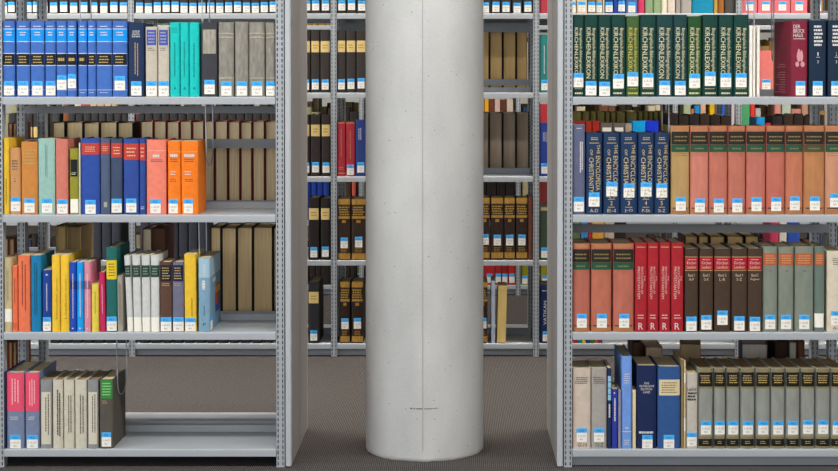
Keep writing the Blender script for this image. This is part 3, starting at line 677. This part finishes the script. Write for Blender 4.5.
top_r = [(569, 575.6, '#d9cdb4', 1), (576.2, 586.8, '#d6c4a0', 1), (587.4, 595.2, '#7a6450', 1), (595.8, 602, '#b9a070', 1), (602.6, 604, '#e4dcc8', 0), (604.4, 613, '#2b3c74', 1), (613.4, 617, '#23439c', 0), (617.4, 624.8, '#2c5cab', 1),
         (625.4, 637.2, '#4f679e', 1), (637.8, 644, '#cf3a62', 0), (644.6, 652.4, '#8ba078', 0), (653, 660.4, '#92a57e', 0), (661, 666.4, '#e4ddc4', 0), (667, 674.6, '#d9c9bd', 0), (675.2, 680, '#9c958f', 0),
         (680.6, 691, '#a59f99', 0), (691.6, 712.6, '#1287ab', 0), (713.2, 717, '#b79442', 0), (717.6, 723.4, '#9c5f2a', 0), (724, 732, '#4d4744', 0)]
names_r = ['cream book with tag', 'sandy tagged book', 'taupe tagged book', 'ochre tagged book', 'slip-thin white book', 'indigo tagged book', 'thin cobalt book', 'mid-blue tagged book', 'broad grey-blue tagged book', 'raspberry pink book',
           'first sage green book', 'second sage green book', 'ivory book', 'shell pink book', 'narrow grey book', 'greige book', 'broad petrol blue book', 'thin gold book', 'amber book', 'charcoal book']
for (x0, x1, c, tg), nm in zip(top_r, names_r):
    row([(x0, x1)], -16, 1.527, c, nm + ' on the back row above the dark green lexicon set', 'mixed books above the green lexicon', tagrow(2) if tg else None)
row([(741, 756.4), (757, 773), (773.6, 789.4), (790, 806.6)], -18, 1.527, '#d9707a', 'pink tagged volume on the back row above the maroon book, {} from the post', 'pink tagged volumes', lambda b, i: b.tag(1.4, w=7.6, h=9), order='x')
row([(812.6, 821)], -18, 1.527, '#c9666e', 'pink tagged volume alone between two grey posts', None, tagrow(2))
# second
row([(301, 310.6), (311.2, 319.8), (320.4, 330.4)], 30.2, LEV[2 + 1], BLK, 'black volume with cream title label, {} from the post beside the half-empty bookcase', 'black cream-labelled volumes by the post', blackvol(40.8, 52, 79.4), jit=.6)
row([(337.4, 345.8), (346.4, 355.8), (356.4, 366)], 30.4, LEV[3], BLK, 'black volume with cream title label beside the column, {} after the post', 'black cream-labelled volumes by the column', blackvol(40.4, 51.8, 78.6), order='x', jit=.3)
b = row([(538.8, 549.6)], 34.6, LEV[3], '#2b7d78', 'sea green volume in the narrow slot by the crammed bookcase', None, lambda b, i: (b.tag(79.8, w=7, h=10), b.lines(.35, .55, 44, 74, 1, WHITEINK, True)))
row([(758.6, 772.4)], 50.4, LEV[3], '#df7670', 'salmon book seen through the opening beside the white thin volumes', None, lambda b, i: b.tag(79, w=8.4, h=10))
# third
bx = []
for a, b_, n in ((9, 17, 1), (27, 40.6, 2), (68.6, 129.8, 8), (137, 278, 17)):
    for k in range(n): bx.append((a + (b_ - a) * k / n + .3, a + (b_ - a) * (k + 1) / n - .3))
row(bx, 113.2, LEV[2], '#3a3838', 'black volume top peeping over the page edges on the second shelf, {} from the column', 'black volumes behind the second shelf', lambda b, i: b.patch(126.4, 136.8, mat('#d9bd7c', .6), 'cream_title_label', .04, .96), jit=.5, minor=True)
row([(302, 310), (310.8, 320.6), (321.6, 330.8)], 114.2, LEV[2], '#332c2a', 'black volume with cream label beside red volumes, {} from the post', 'black volumes level with the red pair', blackvol(124.2, 135.8, 162.4), jit=.4)
def redv(b, i):
    b.lines(.4, .56, 128, 159, 1, GOLD, True); b.rules([122.6, 172.6], GOLD, .8)
    if i: b.tag(164.4, w=7, h=10)
    else: b.lines(.2, .8, 166, 169.5, 2, GOLD, name='imprint')
row([(337.4, 345.6), (346.2, 355)], 121.2, LEV[2], '#ab2f3e', 'red volume with gold upright title near the column, {} after the post', 'red pair beside the column', redv, order='x', jit=.1)
row([(355.6, 366)], 119.4, LEV[2], '#2c3f7c', 'navy blue volume squeezed between red pair and column', None, lambda b, i: (b.tag(162, w=7, h=10), b.lines(.25, .6, 127, 140, 2, WHITEINK, True)))
row([(538.8, 549.6)], 121.8, LEV[2], '#2c4292', 'royal blue volume below the sea green one in the narrow slot', None, lambda b, i: (b.tag(163, w=7, h=10), b.lines(.3, .7, 131, 142, 3, WHITEINK, True)))
for x0, x1, py, c, nm in ((572.6, 585, 120.4, '#9c2420', 'broad brick red book peeping above the slate violet one'), (585.4, 591.4, 120.6, '#a3301f', 'narrow brick red book with gilt, above the first navy encyclopedia volume'), (591.8, 599.4, 120.4, '#a62a1e', 'brick red book with gilt beside the grey one, above navy encyclopedia'),
                     (600, 612, 122.4, '#6d645c', 'stone grey book with white mark above the second navy encyclopedia volume'), (612.6, 624, 122.4, '#6f665e', 'stone grey book with white mark above the third encyclopedia volume'), (624.6, 631.4, 123, '#b3a090', 'pinkish beige book top beside the azure one'),
                     (632, 645, 120.4, '#10a5ea', 'bright azure book top above the navy encyclopedia'), (645.4, 658, 120.2, '#173ae0', 'vivid blue book top above the navy encyclopedia'), (756, 764, 117, '#1799dd', 'azure book top above the salmon encyclopaedia'), (764.4, 770, 122.6, '#d8323a', 'scarlet book top beside the lone azure one')):
    g = lambda b, i: b.patch(127, 131, WHITE, 'white_mark', .15, .9) if '#6' in c[:2] else None
    row([(x0, x1)], py, LEV[2], c, nm, None, g, jit=0)
# fourth
bx = [(83 + 9.6 * k + .3, 92.6 + 9.6 * k - .4) for k in range(13)]
bx = [q for q in bx if not (q[1] > 130.5 and q[0] < 136.5)]
row(bx, 190, LEV[1], '#3a3c46', 'charcoal spine behind the third shelf books, {} from the column', 'charcoal spines behind the third shelf', jit=.5, minor=True)
row([(308.6, 319.4), (320.8, 330.2)], 197.4, LEV[1], '#26201f', 'black volume with cream label beside the gilt brown pair, {} from post', 'black volumes beside the gilt brown pair', blackvol(207.6, 219, 246.2), jit=.3)
def giltv(base, tag):
    def f(b, i):
        o = base
        gm = leather('#a9803a')
        b.patch(o + .3, o + 6, gm, 'gilt_head', .02, .98); b.patch(o + 17.6, o + 20, gm, 'gilt_panel', .02, .98); b.lines(.05, .95, o + 7.5, o + 17, 4, mat('#a5853f', .5), name='gilt_lettering', fill=.6)
        b.patch(o + 21, o + 24.2, gm, 'gilt_ornament', .34, .64); b.patch(o + 54.6, o + 60.4, gm, 'gilt_foot', .02, .98); b.lines(.2, .8, o + 49, o + 54, 3, mat('#8f6d30', .5), name='gilt_lettering', fill=.6)
        for q in (6.6, 20.4): b.patch(o + q, o + q + .8, leather('#3a2a20'), 'raised_band', 0, 1, .0012)
        b.tag(tag + R.uniform(-.5, .5), w=7.4, h=10.4)
    return f
row([(338, 350.6), (351.6, 366)], 198, LEV[1], '#37271f', 'gilt brown leather volume near the column, upper pair, {} after the post', 'upper gilt brown pair', giltv(198, 236.6), order='x', jit=.1, kind='leather')
row([(480, 489.8), (490.8, 503.4), (504, 515), (515.8, 527.4)], 197, LEV[1], '#33241e', 'gilt brown leather volume in the slot by the crammed bookcase, {} from column', 'gilt brown leather volumes', giltv(197, 234), order='x', jit=.2, kind='leather')
row([(528, 532.4)], 196, LEV[1], '#6a3a2a', 'slim russet volume ending the gilt brown leather row', None, kind='worn')
row([(539, 549.6)], 205, LEV[1], '#3a4a38', 'forest green volume in the narrow slot by the crammed bookcase', None, lambda b, i: (b.tag(247, w=7, h=10), b.patch(206.6, 210, mat('#a49c74', .6), 'pale_head_label', .1, .9)))
for x0, x1, c, nm in ((573, 580, '#5c7048', 'moss green book peeping over the third shelf salmon volumes'), (580.4, 588, '#3a86c8', 'sky blue spine peeping over the third shelf salmon volumes'), (588.4, 591, '#c4262c', 'thin scarlet spine peeping over the salmon volumes'), (591.4, 603.4, '#d99c3c', 'amber yellow spine peeping over the salmon volumes'),
                      (604, 614, '#c4ab98', 'flesh-toned spine peeping over the salmon volumes'), (614.6, 626, '#2a2320', 'blackish spine peeping over the salmon volumes'), (770, 778, '#c23a5c', 'raspberry spine peeping over the sage grey volumes'), (778.6, 786, '#d9d0c4', 'white spine peeping over the sage grey volumes'), (786.4, 799, '#2d4fa8', 'blue spine peeping over the sage grey volumes')):
    row([(x0, x1)], 206, LEV[1], c, nm, None, minor=True)
# bottom
bx = [(50.4 + 11.2 * k + .3, 61.6 + 11.2 * k - 1.2) for k in range(20)]
bx = [q for q in bx if not (q[1] > 130.5 and q[0] < 136.5)]
row(bx, 280, LEV[0], '#26242a', 'black book foot showing just under the third shelf, {} from the column', 'black book feet under the third shelf', jit=.6, minor=True)
row([(308.4, 319.4)], 281, LEV[0], '#2b2a2e', 'big black volume with cream label low down beside the post', None, blackvol(291, 302.4, 330), d=.24)
row([(340, 350.2), (351.6, 363.4)], 281, LEV[0], '#2e1f18', 'gilt brown leather volume near the column, lower pair, {} after the post', 'lower gilt brown pair', giltv(280.6, 317.4), order='x', jit=.1, kind='leather')
row([(478, 487.4)], 281, LEV[0], '#2e1f18', 'gilt brown leather volume half hidden by the column, bottom level', None, giltv(280.6, 317), kind='leather')
row([(491.2, 495)], 280, LEV[0], '#a9b4c4', 'thin pale grey-blue binder beside the yellowed page block', None)
b = make_away(496.4, 505.6, .252, LEV[0], Y2 + .01, .15, '#b59a52', '#d9bd78', 'yellowed book standing page edges out beside the thin pale binder', None, 'paper')
b.root.rotation_euler.y = math.radians(-1.5); b.root.location.z += .002
row([(539.6, 549.6)], 284, LEV[0], '#162a55', 'navy volume lettered VATIKAN low in the narrow slot', None, lambda b, i: (b.tag(330.6, w=6.4, h=9.6, cf=.6), b.text('VATIKAN', .36, .66, 300, 324, WHITEINK, 90), b.lines(.2, .8, 289, 291, 1, WHITEINK, name='author_lettering')))
for i, (c, nm) in enumerate((('#b5302c', 'red'), ('#1d8a86', 'teal'), ('#d6b32c', 'yellow'), ('#3a3f8a', 'indigo'), ('#2f7c3c', 'leaf green'), ('#c9562c', 'orange'), ('#7b2f6a', 'plum'))):
    row([(573 + i * 4.2, 576.9 + i * 4.2)], 300, LEV[0], c, nm + ' booklet foot glimpsed just above the beige alphabet volumes', 'bright booklets behind the bottom shelf', jit=0, d=.14, minor=True)
# page edges on its far side
def away2(boxes, top, lev, c, pg, template, group, minor=False):
    n = len(boxes)
    for i, (x0, x1) in enumerate(boxes):
        y = Y2 + .37
        b = make_away(x0, x1, PZ(top + R.uniform(-.4, .4), y) - lev, lev, y, .185, c, pg, template.format(ordw(i)), group)
        if minor: MINOR.append(b.root)
away2([(478, 489), (489.6, 502.2), (502.8, 515.6), (516.2, 527)], 31, LEV[3], '#1c1712', '#d8b47c', 'tan page block behind the grey rail, slot by the crammed bookcase, {} from column', 'tan page blocks behind the rail')
away2([(478, 488.6), (489.2, 502), (502.6, 515.4), (516, 528.6)], 112, LEV[2], '#2a241f', '#b3a08a', 'greyish page block below the rail level, slot by the crammed bookcase, {} from column', 'greyish page blocks')
away2([(572, 581.4), (582, 589.2), (589.8, 596), (596.6, 604.2), (604.8, 609.6), (610.2, 615.4), (616, 625), (625.6, 636.8), (637.4, 642.4), (643, 647.6), (648.2, 652.4), (653, 657.6), (658.2, 663), (663.6, 671.4)], 111, LEV[2], '#6e6230', '#bcae68', 'olive page block high behind the navy encyclopedia volumes, {} from the column', 'olive page blocks', True)
# farther bookcase, glimpsed in slivers
def far(boxes, top, lev, cols, template, group, deco=None, order='x'):
    row(boxes, top, lev, cols, template, group, deco, y=Y3 + .004, d=.17, order=order, jit=.4, minor=True)
far([(64, 70), (70.4, 75), (75.4, 82), (82.6, 90.6), (91, 97.4), (98, 105), (105.6, 112), (112.6, 118)], 102, LEV[2], ['#7a4a2c', '#2b241f', '#c9bca6', '#b03a3c', '#c8ad74', '#c2a468', '#cbb07a', '#b89a62'], 'small distant spine under the bright blue set, {} along from the far end', 'distant spines under the blue set')
far([(137, 146), (148, 155), (160, 178), (179, 200), (201, 219)], 107, LEV[2], ['#d65f4c', '#d2604e', '#d8624c', '#d65f4c', '#cf5b48'], 'distant coral spine under the cream and turquoise books, {} along from the post', 'distant coral spines')
far([(303, 311), (311.6, 317), (317.6, 323), (323.6, 329)], 172, LEV[1], ['#1d3a8c', '#20409a', '#1c3a90', '#223f92'], 'distant cobalt spine above the black cream-labelled volumes, {} along', 'distant cobalt spines')
far([(338, 344), (346, 351), (352, 356), (360, 365)], 170, LEV[1], ['#3a2c22', '#4a3228', '#c05a48', '#8a8a8a'], 'distant spine above the upper gilt brown pair, {} after the post', 'distant spines above the gilt pair')
far([(484, 494.6), (495.2, 501), (501.8, 507.4), (508, 515.4)], 236, LEV[0], ['#b3262c', '#a8242a', '#93201f', '#b52a26'], 'distant red tagged spine below the gilt brown leather row, {} from the column', 'distant red spines', lambda b, i: b.tag(273, w=5.6, h=9, letters=False))
far([(521, 528), (541, 548)], 236, LEV[0], ['#8b8a1e', '#97922c'], 'distant olive tagged spine low by the grey post, {} from the column', 'distant olive spines', lambda b, i: b.tag(275, w=5.6, h=8, letters=False))
far([(478, 484), (484.4, 488.6), (489, 494), (494.4, 500), (500.4, 506), (506.4, 513)], 99, LEV[2], ['#d9982a', '#e0a42c', '#6a3a24', '#c9a89c', '#5c3222', '#c4b4a4'], 'distant spine', None)
far([(540, 548)], 104, LEV[2], ['#b3323c'], 'distant spine', None)
far([(478, 486), (486.6, 496), (496.6, 505), (505.6, 514)], 172, LEV[1], ['#1e1a17', '#241d18', '#1c1917', '#221c18'], 'distant spine', None)
far([(522, 531)], 172, LEV[1], ['#b9ab84'], 'distant spine', None)
row([(668 + 10.4 * k, 677.8 + 10.4 * k) for k in range(15) if abs(673 + 10.4 * k - 738) > 9 and not 752 < 673 + 10.4 * k < 772], 114.5, LEV[2], ['#2e2420', '#33261f', '#2a2426', '#3a2a22'], 'dark spine', None, jit=1.4, minor=True)
fx = [(683, 690, '#a3b08a'), (690.4, 693.4, '#c9693c'), (693.8, 699, '#2186c4'), (699.6, 705, '#c9a48c'), (709, 714, '#d6ab1c'), (720.6, 724, '#1c5cc4'), (729, 736, '#c4b9c0'), (741, 749, '#4c9a68'), (749.6, 754, '#d8362c'), (754.6, 760, '#a9a9a6'), (774, 780, '#c48474'), (781, 790, '#a9b4a4'), (790.6, 800, '#b87c6c'), (801, 807, '#b08472')]
fn = ['grey-green', 'rust orange', 'sky blue', 'peach', 'golden yellow', 'royal blue', 'lilac white', 'jade green', 'poppy red', 'pale grey', 'dusty rose', 'pale sage', 'terracotta pink', 'clay pink']
for (x0, x1, c), nm in zip(fx, fn):
    far([(x0, x1)], 100 + (x0 * 7 % 9), LEV[2], c, nm + ' spine far off, glimpsed above the salmon encyclopaedia row', 'distant spines above the salmon encyclopaedia')

# the rest of that farther bookcase: plain rows of spines, and all the slivers above gathered into one mass
TONES = ['#2c2522', '#4a3228', '#6a4632', '#8b8a6a', '#b7a684', '#7a2f2c', '#2b3c5c', '#5c6b58', '#c4b79c', '#3a3a3e', '#8a6a3c', '#a9553c']
taken = [(r.location.x, r.location.z) for r in MINOR if r.location.y > Y3 - .1]
fr = random.Random(21)
for li in (0, 1, 2, 3, 4):
    x = -2.6; run, tone = 0, TONES[0]
    while x < 2.2:
        if run <= 0: run = fr.randint(3, 9); tone = fr.choice(TONES)
        run -= 1
        w_ = fr.uniform(.028, .05); c0 = x + w_ / 2; x += w_ + .001
        if any(abs(c0 - u) < w_ / 2 + .016 for u in U3): continue
        if any(abs(c0 - a) < w_ / 2 + .032 and abs(z - LEV[li]) < .05 for a, z in taken): continue
        y = Y3 + .004; h = fr.uniform(.23, .29)
        px_ = VX + c0 / (D + y) * FOC; hw = w_ / 2 / (D + y) * FOC
        b = Book(px_ - hw, px_ + hw, PY(LEV[li] + h, y), PY(LEV[li], y), tone, 'spine', None, d=.17, y=y, z=LEV[li])
        MINOR.append(b.root)
    if li == 0: continue
    x = -2.6
    while x < 2.2:                       # and the ones facing the next aisle
        w_ = fr.uniform(.034, .058); c0 = x + w_ / 2; x += w_ + .0015
        if any(abs(c0 - u) < w_ / 2 + .016 for u in U3): continue
        y = Y3 + .36; hw = w_ / 2 / (D + y) * FOC; px_ = VX + c0 / (D + y) * FOC
        b = make_away(px_ - hw, px_ + hw, fr.uniform(.27, .325), LEV[li], y, .17, fr.choice(TONES), fr.choice(['#b59c70', '#8a7450', '#6a5840', '#c4b08a']), 'spine', None)
        MINOR.append(b.root)
bpy.context.view_layer.update()
mass = MB(); mm = []; gone = []
for r in MINOR:
    stack_ = list(r.children); objs = []
    while stack_:
        o = stack_.pop(); objs.append(o); stack_ += list(o.children)
    for o in objs:
        M4 = o.matrix_world; n = len(mass.v); m0 = o.data.materials[0]
        if m0 not in mm: mm.append(m0)
        mass.v += [tuple(M4 @ v.co) for v in o.data.vertices]
        for p in o.data.polygons: mass.quadface([n + i for i in p.vertices], mm.index(m0))
    gone += objs + [r]
bpy.data.batch_remove(gone)
o = mass.build('distant_books', mm, None, angle=.5)
o['kind'] = 'stuff'; o['category'] = 'books'; o['label'] = 'slivers of distant and half-hidden books glimpsed between and above the front rows'

# ------------------------------------------------------------------ wire bookends hanging from the shelves
def wire(px, y_top, y_bot, label, yf=.05, yb=.2, x=None):
    zt, zb = PZ(y_top, yf), PZ(y_bot, yf); zt = min(LEV, key=lambda q: abs(q - .03 - zt)) - .0025
    x = PX(px, .004, (y_top + y_bot) / 2)
    root = empty('wire_bookend', (x, (yf + yb) / 2, zb), label, 'bookend', 'wire bookends hanging from the shelves')
    h = zt - zb; r = (yb - yf) / 2; lean = .006
    pts = [(-lean * .3, -r, h), (0, -r * .97, h * .4), (0, -r * .93, min(.05, h * .3))]
    for k in range(1, 10):
        a = math.pi * k / 10; pts.append((0, -r * .93 * math.cos(a), min(.05, h * .3) * (1 - math.sin(a))))
    pts += [(0, r * .93, min(.05, h * .3)), (0, r * .97, h * .4), (-lean * .3, r, h)]
    tube(pts, .0021).build('wire_loop', WIRE, root, angle=1.2)
    for s_ in (-1, 1):
        c = MB(); c.box(-.0022, .0022, s_ * r - .006, s_ * r + .006, h - .004, h); c.build('hanger_clip', WIRE, root, smooth=False)
wire(204.2, 104, 166, 'wire bookend holding up the wide orange directory')
wire(197.6, 222, 290, 'wire bookend dropping between the yellow book and the pale blue one')
wire(114.7, 340, 397, 'wire bookend beside the dark brown book with green label')
wire(200.6, -13, 60, 'wire bookend dropping from above beside the black worn spine')
wire(77.85, -13, 60, 'wire bookend dropping from above into the bright blue set')
wire(755.5, -13, 60, 'wire bookend dropping from above between the white thin volumes', yf=.04, yb=.145)
wire(786, -13, 60, 'wire bookend dropping from above behind the maroon book', yf=.212, yb=.245)
wire(669.6, 104, 150, 'wire bookend between navy encyclopedia and sandy tan volume', yf=.03)

# ------------------------------------------------------------------ concrete column
CR, CY = 0.196, 5.27 - D
CX = PX(424.6, CY)
def concrete():
    m = bpy.data.materials.new('cast_concrete'); m.use_nodes = True
    nt = m.node_tree; b = nt.nodes['Principled BSDF']; N = nt.nodes.new; Lk = nt.links.new
    tc = N('ShaderNodeTexCoord')
    def noise(sc, det, stretch=(1, 1, 1)):
        mp = N('ShaderNodeMapping'); mp.inputs['Scale'].default_value = stretch; Lk(tc.outputs['Object'], mp.inputs[0])
        n = N('ShaderNodeTexNoise'); n.inputs['Scale'].default_value = sc; n.inputs['Detail'].default_value = det; Lk(mp.outputs[0], n.inputs['Vector']); return n
    n1 = noise(5, 6, (1, 1, .45)); r1 = N('ShaderNodeValToRGB'); Lk(n1.outputs['Fac'], r1.inputs[0])
    r1.color_ramp.elements[0].position = .3; r1.color_ramp.elements[1].position = .72
    r1.color_ramp.elements[0].color = rgb('#b2b2b1'); r1.color_ramp.elements[1].color = rgb('#cacac8')
    v = N('ShaderNodeTexVoronoi'); v.inputs['Scale'].default_value = 55; Lk(tc.outputs['Object'], v.inputs['Vector'])
    n2 = noise(9, 3); lt = N('ShaderNodeMath'); lt.operation = 'MULTIPLY'; Lk(n2.outputs['Fac'], lt.inputs[0]); lt.inputs[1].default_value = .2
    cmp_ = N('ShaderNodeMath'); cmp_.operation = 'LESS_THAN'; Lk(v.outputs['Distance'], cmp_.inputs[0]); Lk(lt.outputs[0], cmp_.inputs[1])
    # only some cells carry a pore
    sel = N('ShaderNodeSeparateColor'); Lk(v.outputs['Color'], sel.inputs[0])
    gt = N('ShaderNodeMath'); gt.operation = 'GREATER_THAN'; gt.inputs[1].default_value = .72; Lk(sel.outputs[0], gt.inputs[0])
    mul = N('ShaderNodeMath'); mul.operation = 'MULTIPLY'; Lk(cmp_.outputs[0], mul.inputs[0]); Lk(gt.outputs[0], mul.inputs[1])
    mix = N('ShaderNodeMix'); mix.data_type = 'RGBA'; Lk(mul.outputs[0], mix.inputs['Factor']); Lk(r1.outputs[0], mix.inputs['A']); mix.inputs['B'].default_value = rgb('#807e79')
    n3 = noise(160, 4); mx2 = N('ShaderNodeMix'); mx2.data_type = 'RGBA'; mx2.blend_type = 'OVERLAY'; mx2.inputs['Factor'].default_value = .1; Lk(mix.outputs['Result'], mx2.inputs['A']); Lk(n3.outputs['Fac'], mx2.inputs['B'])
    Lk(mx2.outputs['Result'], b.inputs['Base Color']); b.inputs['Roughness'].default_value = .6; b.inputs['Specular IOR Level'].default_value = .3
    bp = N('ShaderNodeBump'); bp.inputs['Strength'].default_value = .25; bp.inputs['Distance'].default_value = .002; Lk(n3.outputs['Fac'], bp.inputs['Height']); Lk(bp.outputs[0], b.inputs['Normal'])
    return m
croot = empty('concrete_column', (CX, CY, 0), 'round bare concrete column standing in the gap between the two bookcases', 'column')
croot['kind'] = 'thing'
mb = MB(); NS = 96
rr = random.Random(5)
zs = [0.0, .004, .012, .03, .5, 1.2, 2.0, 3.0]
for j, z in enumerate(zs):
    for k in range(NS):
        a = 2 * math.pi * k / NS; r = CR + (0.0015 * rr.uniform(-1, 1) - (.003 if j == 0 else 0) if j < 2 else 0)
        mb.v.append((r * math.cos(a), r * math.sin(a), z + (rr.uniform(0, .003) if j == 1 else 0)))
for j in range(len(zs) - 1):
    for k in range(NS):
        q = (k + 1) % NS; mb.quadface([j * NS + k, j * NS + q, (j + 1) * NS + q, (j + 1) * NS + k])
mb.build('shaft', concrete(), croot, angle=1.0)
def on_column(px0, px1, py0, py1, e, mb, jag=0):
    """curved sliver on the column's face, given as photo rows and columns on its front"""
    ys = CY - CR
    def ang(px): return math.asin(max(-1, min(1, (PX(px, ys + .02) - CX) / CR)))
    a0, a1 = ang(px0), ang(px1); n = len(mb.v); M = 4
    for i in range(M + 1):
        a = a0 + (a1 - a0) * i / M; r = CR + e
        mb.v += [(r * math.sin(a), -r * math.cos(a), PZ(py1, ys)), (r * math.sin(a), -r * math.cos(a), PZ(py0, ys))]
    for i in range(M): mb.quadface([n + 2 * i, n + 2 * i + 2, n + 2 * i + 3, n + 2 * i + 1])
mb = MB(); on_column(422.4, 423.2, -200, 450, .0006, mb); mb.build('formwork_seam', mat('#a4a4a2', .7), croot)
mb = MB()
for a, b_, c, d_ in ((410, 412.6, 406.8, 408.0), (413.6, 415.4, 406.9, 408), (416.4, 423, 407, 408.1), (424, 432, 407.2, 408), (432.4, 438, 406.9, 407.5)): on_column(a, b_, c, d_, .0006, mb)
mb.build('scuff_mark', mat('#6a6966', .7), croot)

# ------------------------------------------------------------------ room shell
def carpet():
    m = bpy.data.materials.new('woven_carpet'); m.use_nodes = True
    nt = m.node_tree; b = nt.nodes['Principled BSDF']; N = nt.nodes.new; Lk = nt.links.new
    tc = N('ShaderNodeTexCoord')
    def wave(rot, sc):
        mp = N('ShaderNodeMapping'); mp.inputs['Rotation'].default_value = (0, 0, rot); Lk(tc.outputs['Object'], mp.inputs[0])
        w = N('ShaderNodeTexWave'); w.inputs['Scale'].default_value = sc; w.inputs['Distortion'].default_value = .25; w.inputs['Detail'].default_value = 1; w.inputs['Detail Scale'].default_value = 6; Lk(mp.outputs[0], w.inputs['Vector']); return w
    wx = wave(0, 50); wy = wave(math.pi / 2, 20)
    mu = N('ShaderNodeMath'); mu.operation = 'MULTIPLY'; Lk(wx.outputs['Fac'], mu.inputs[0]); Lk(wy.outputs['Fac'], mu.inputs[1])
    n = N('ShaderNodeTexNoise'); n.inputs['Scale'].default_value = 90; n.inputs['Detail'].default_value = 3; Lk(tc.outputs['Object'], n.inputs['Vector'])
    ad = N('ShaderNodeMath'); ad.operation = 'MULTIPLY_ADD'; Lk(n.outputs['Fac'], ad.inputs[0]); ad.inputs[1].default_value = .35; Lk(mu.outputs[0], ad.inputs[2])
    r = N('ShaderNodeValToRGB'); Lk(ad.outputs[0], r.inputs[0])
    r.color_ramp.elements[0].position = .12; r.color_ramp.elements[1].position = .95
    r.color_ramp.elements[0].color = rgb('#1f1d1c'); r.color_ramp.elements[1].color = rgb('#78726f')
    Lk(r.outputs[0], b.inputs['Base Color']); b.inputs['Roughness'].default_value = .95; b.inputs['Specular IOR Level'].default_value = .1
    bp = N('ShaderNodeBump'); bp.inputs['Strength'].default_value = .5; bp.inputs['Distance'].default_value = .002; Lk(ad.outputs[0], bp.inputs['Height']); Lk(bp.outputs[0], b.inputs['Normal'])
    return m
def struct(name, box, m):
    mb = MB(); mb.box(*box); o = mb.build(name, m, smooth=False); o['kind'] = 'structure'; return o
X0, X1, Ya, Yb, ZC = -7.0, 7.0, -7.5, 8.5, 3.0
struct('floor', (X0, X1, Ya, Yb, -.1, 0), carpet())
struct('ceiling', (X0, X1, Ya, Yb, ZC, ZC + .1), mat('#d9d9d6', .9))
wm = mat('#c9c7c2', .9)
struct('wall_back', (X0, X1, Yb, Yb + .1, 0, ZC), wm)
struct('wall_front', (X0, X1, Ya - .1, Ya, 0, ZC), wm)
struct('wall_left', (X0 - .1, X0, Ya, Yb, 0, ZC), wm)
struct('wall_right', (X1, X1 + .1, Ya, Yb, 0, ZC), wm)

# ------------------------------------------------------------------ light
def area(name, loc, rot, sx, sy, power, col, spread=180):
    l = bpy.data.lights.new(name, 'AREA'); l.shape = 'RECTANGLE'; l.size = sx; l.size_y = sy; l.energy = power; l.color = col; l.spread = math.radians(spread)
    o = bpy.data.objects.new(name, l); C.objects.link(o); o.location = loc; o.rotation_euler = [math.radians(a) for a in rot]
    return o
WARM, COOL, NEUT = (1, .93, .84), (.80, .90, 1), (1, .97, .93)
area('aisle_light', (0, -1.3, 2.95), (0, 0, 0), 11, .25, 210, NEUT)
for yy, p in ((1.3, 100), (3.4, 100)):           # luminaires over the bays, none over the passage by the column
    area('aisle_light', (-3.4, yy, 2.95), (0, 0, 0), 4.6, .2, p, WARM)
    area('aisle_light', (3.3, yy, 2.95), (0, 0, 0), 4.9, .2, p, WARM)
for yy in (.80, 1.80):                            # added narrow-beam fill strips, brighten the aisle carpet and page edges
    area('aisle_fill_strip', (0, yy, 2.95), (0, 0, 0), 11, .08, 32, WARM, 44)
area('aisle_light', (0, 5.4, 2.95), (0, 0, 0), 11, .25, 110, WARM)
area('front_fill', (0, -7.3, 1.5), (90, 0, 0), 12, 2.6, 210, (.97, .98, 1))  # added soft fill behind the camera, lights the spines evenly
area('daylight_side', (-6.9, -.5, 1.6), (90, 0, -90), 12, 2.4, 260, COOL)
area('warm_side_light', (6.9, -.5, 1.6), (90, 0, 90), 12, 2.4, 25, WARM)  # added warm side light, stands in for unseen lamps on the right
w = bpy.data.worlds.new('world'); bpy.context.scene.world = w; w.use_nodes = True
w.node_tree.nodes['Background'].inputs[0].default_value = (.6, .65, .7, 1); w.node_tree.nodes['Background'].inputs[1].default_value = .3

# ------------------------------------------------------------------ camera
cam = bpy.data.cameras.new('camera'); co = bpy.data.objects.new('camera', cam); C.objects.link(co)
co.location = (0, -D, CAMZ); co.rotation_euler = (math.pi / 2 - TILT, 0, 0)
cam.sensor_fit = 'HORIZONTAL'; cam.sensor_width = 36; cam.lens = FOC * 1.0025 / 838 * 36
cam.shift_x = (418.9 - VX) / 838; cam.shift_y = -(235.0 - CYP) / 838
cam.clip_start = .05; cam.clip_end = 60
sc = bpy.context.scene
sc.camera = co
sc.view_settings.view_transform = 'Standard'; sc.view_settings.look = 'None'; sc.view_settings.gamma = 1; sc.view_settings.use_curve_mapping = False
sc.view_settings.exposure = 0.0
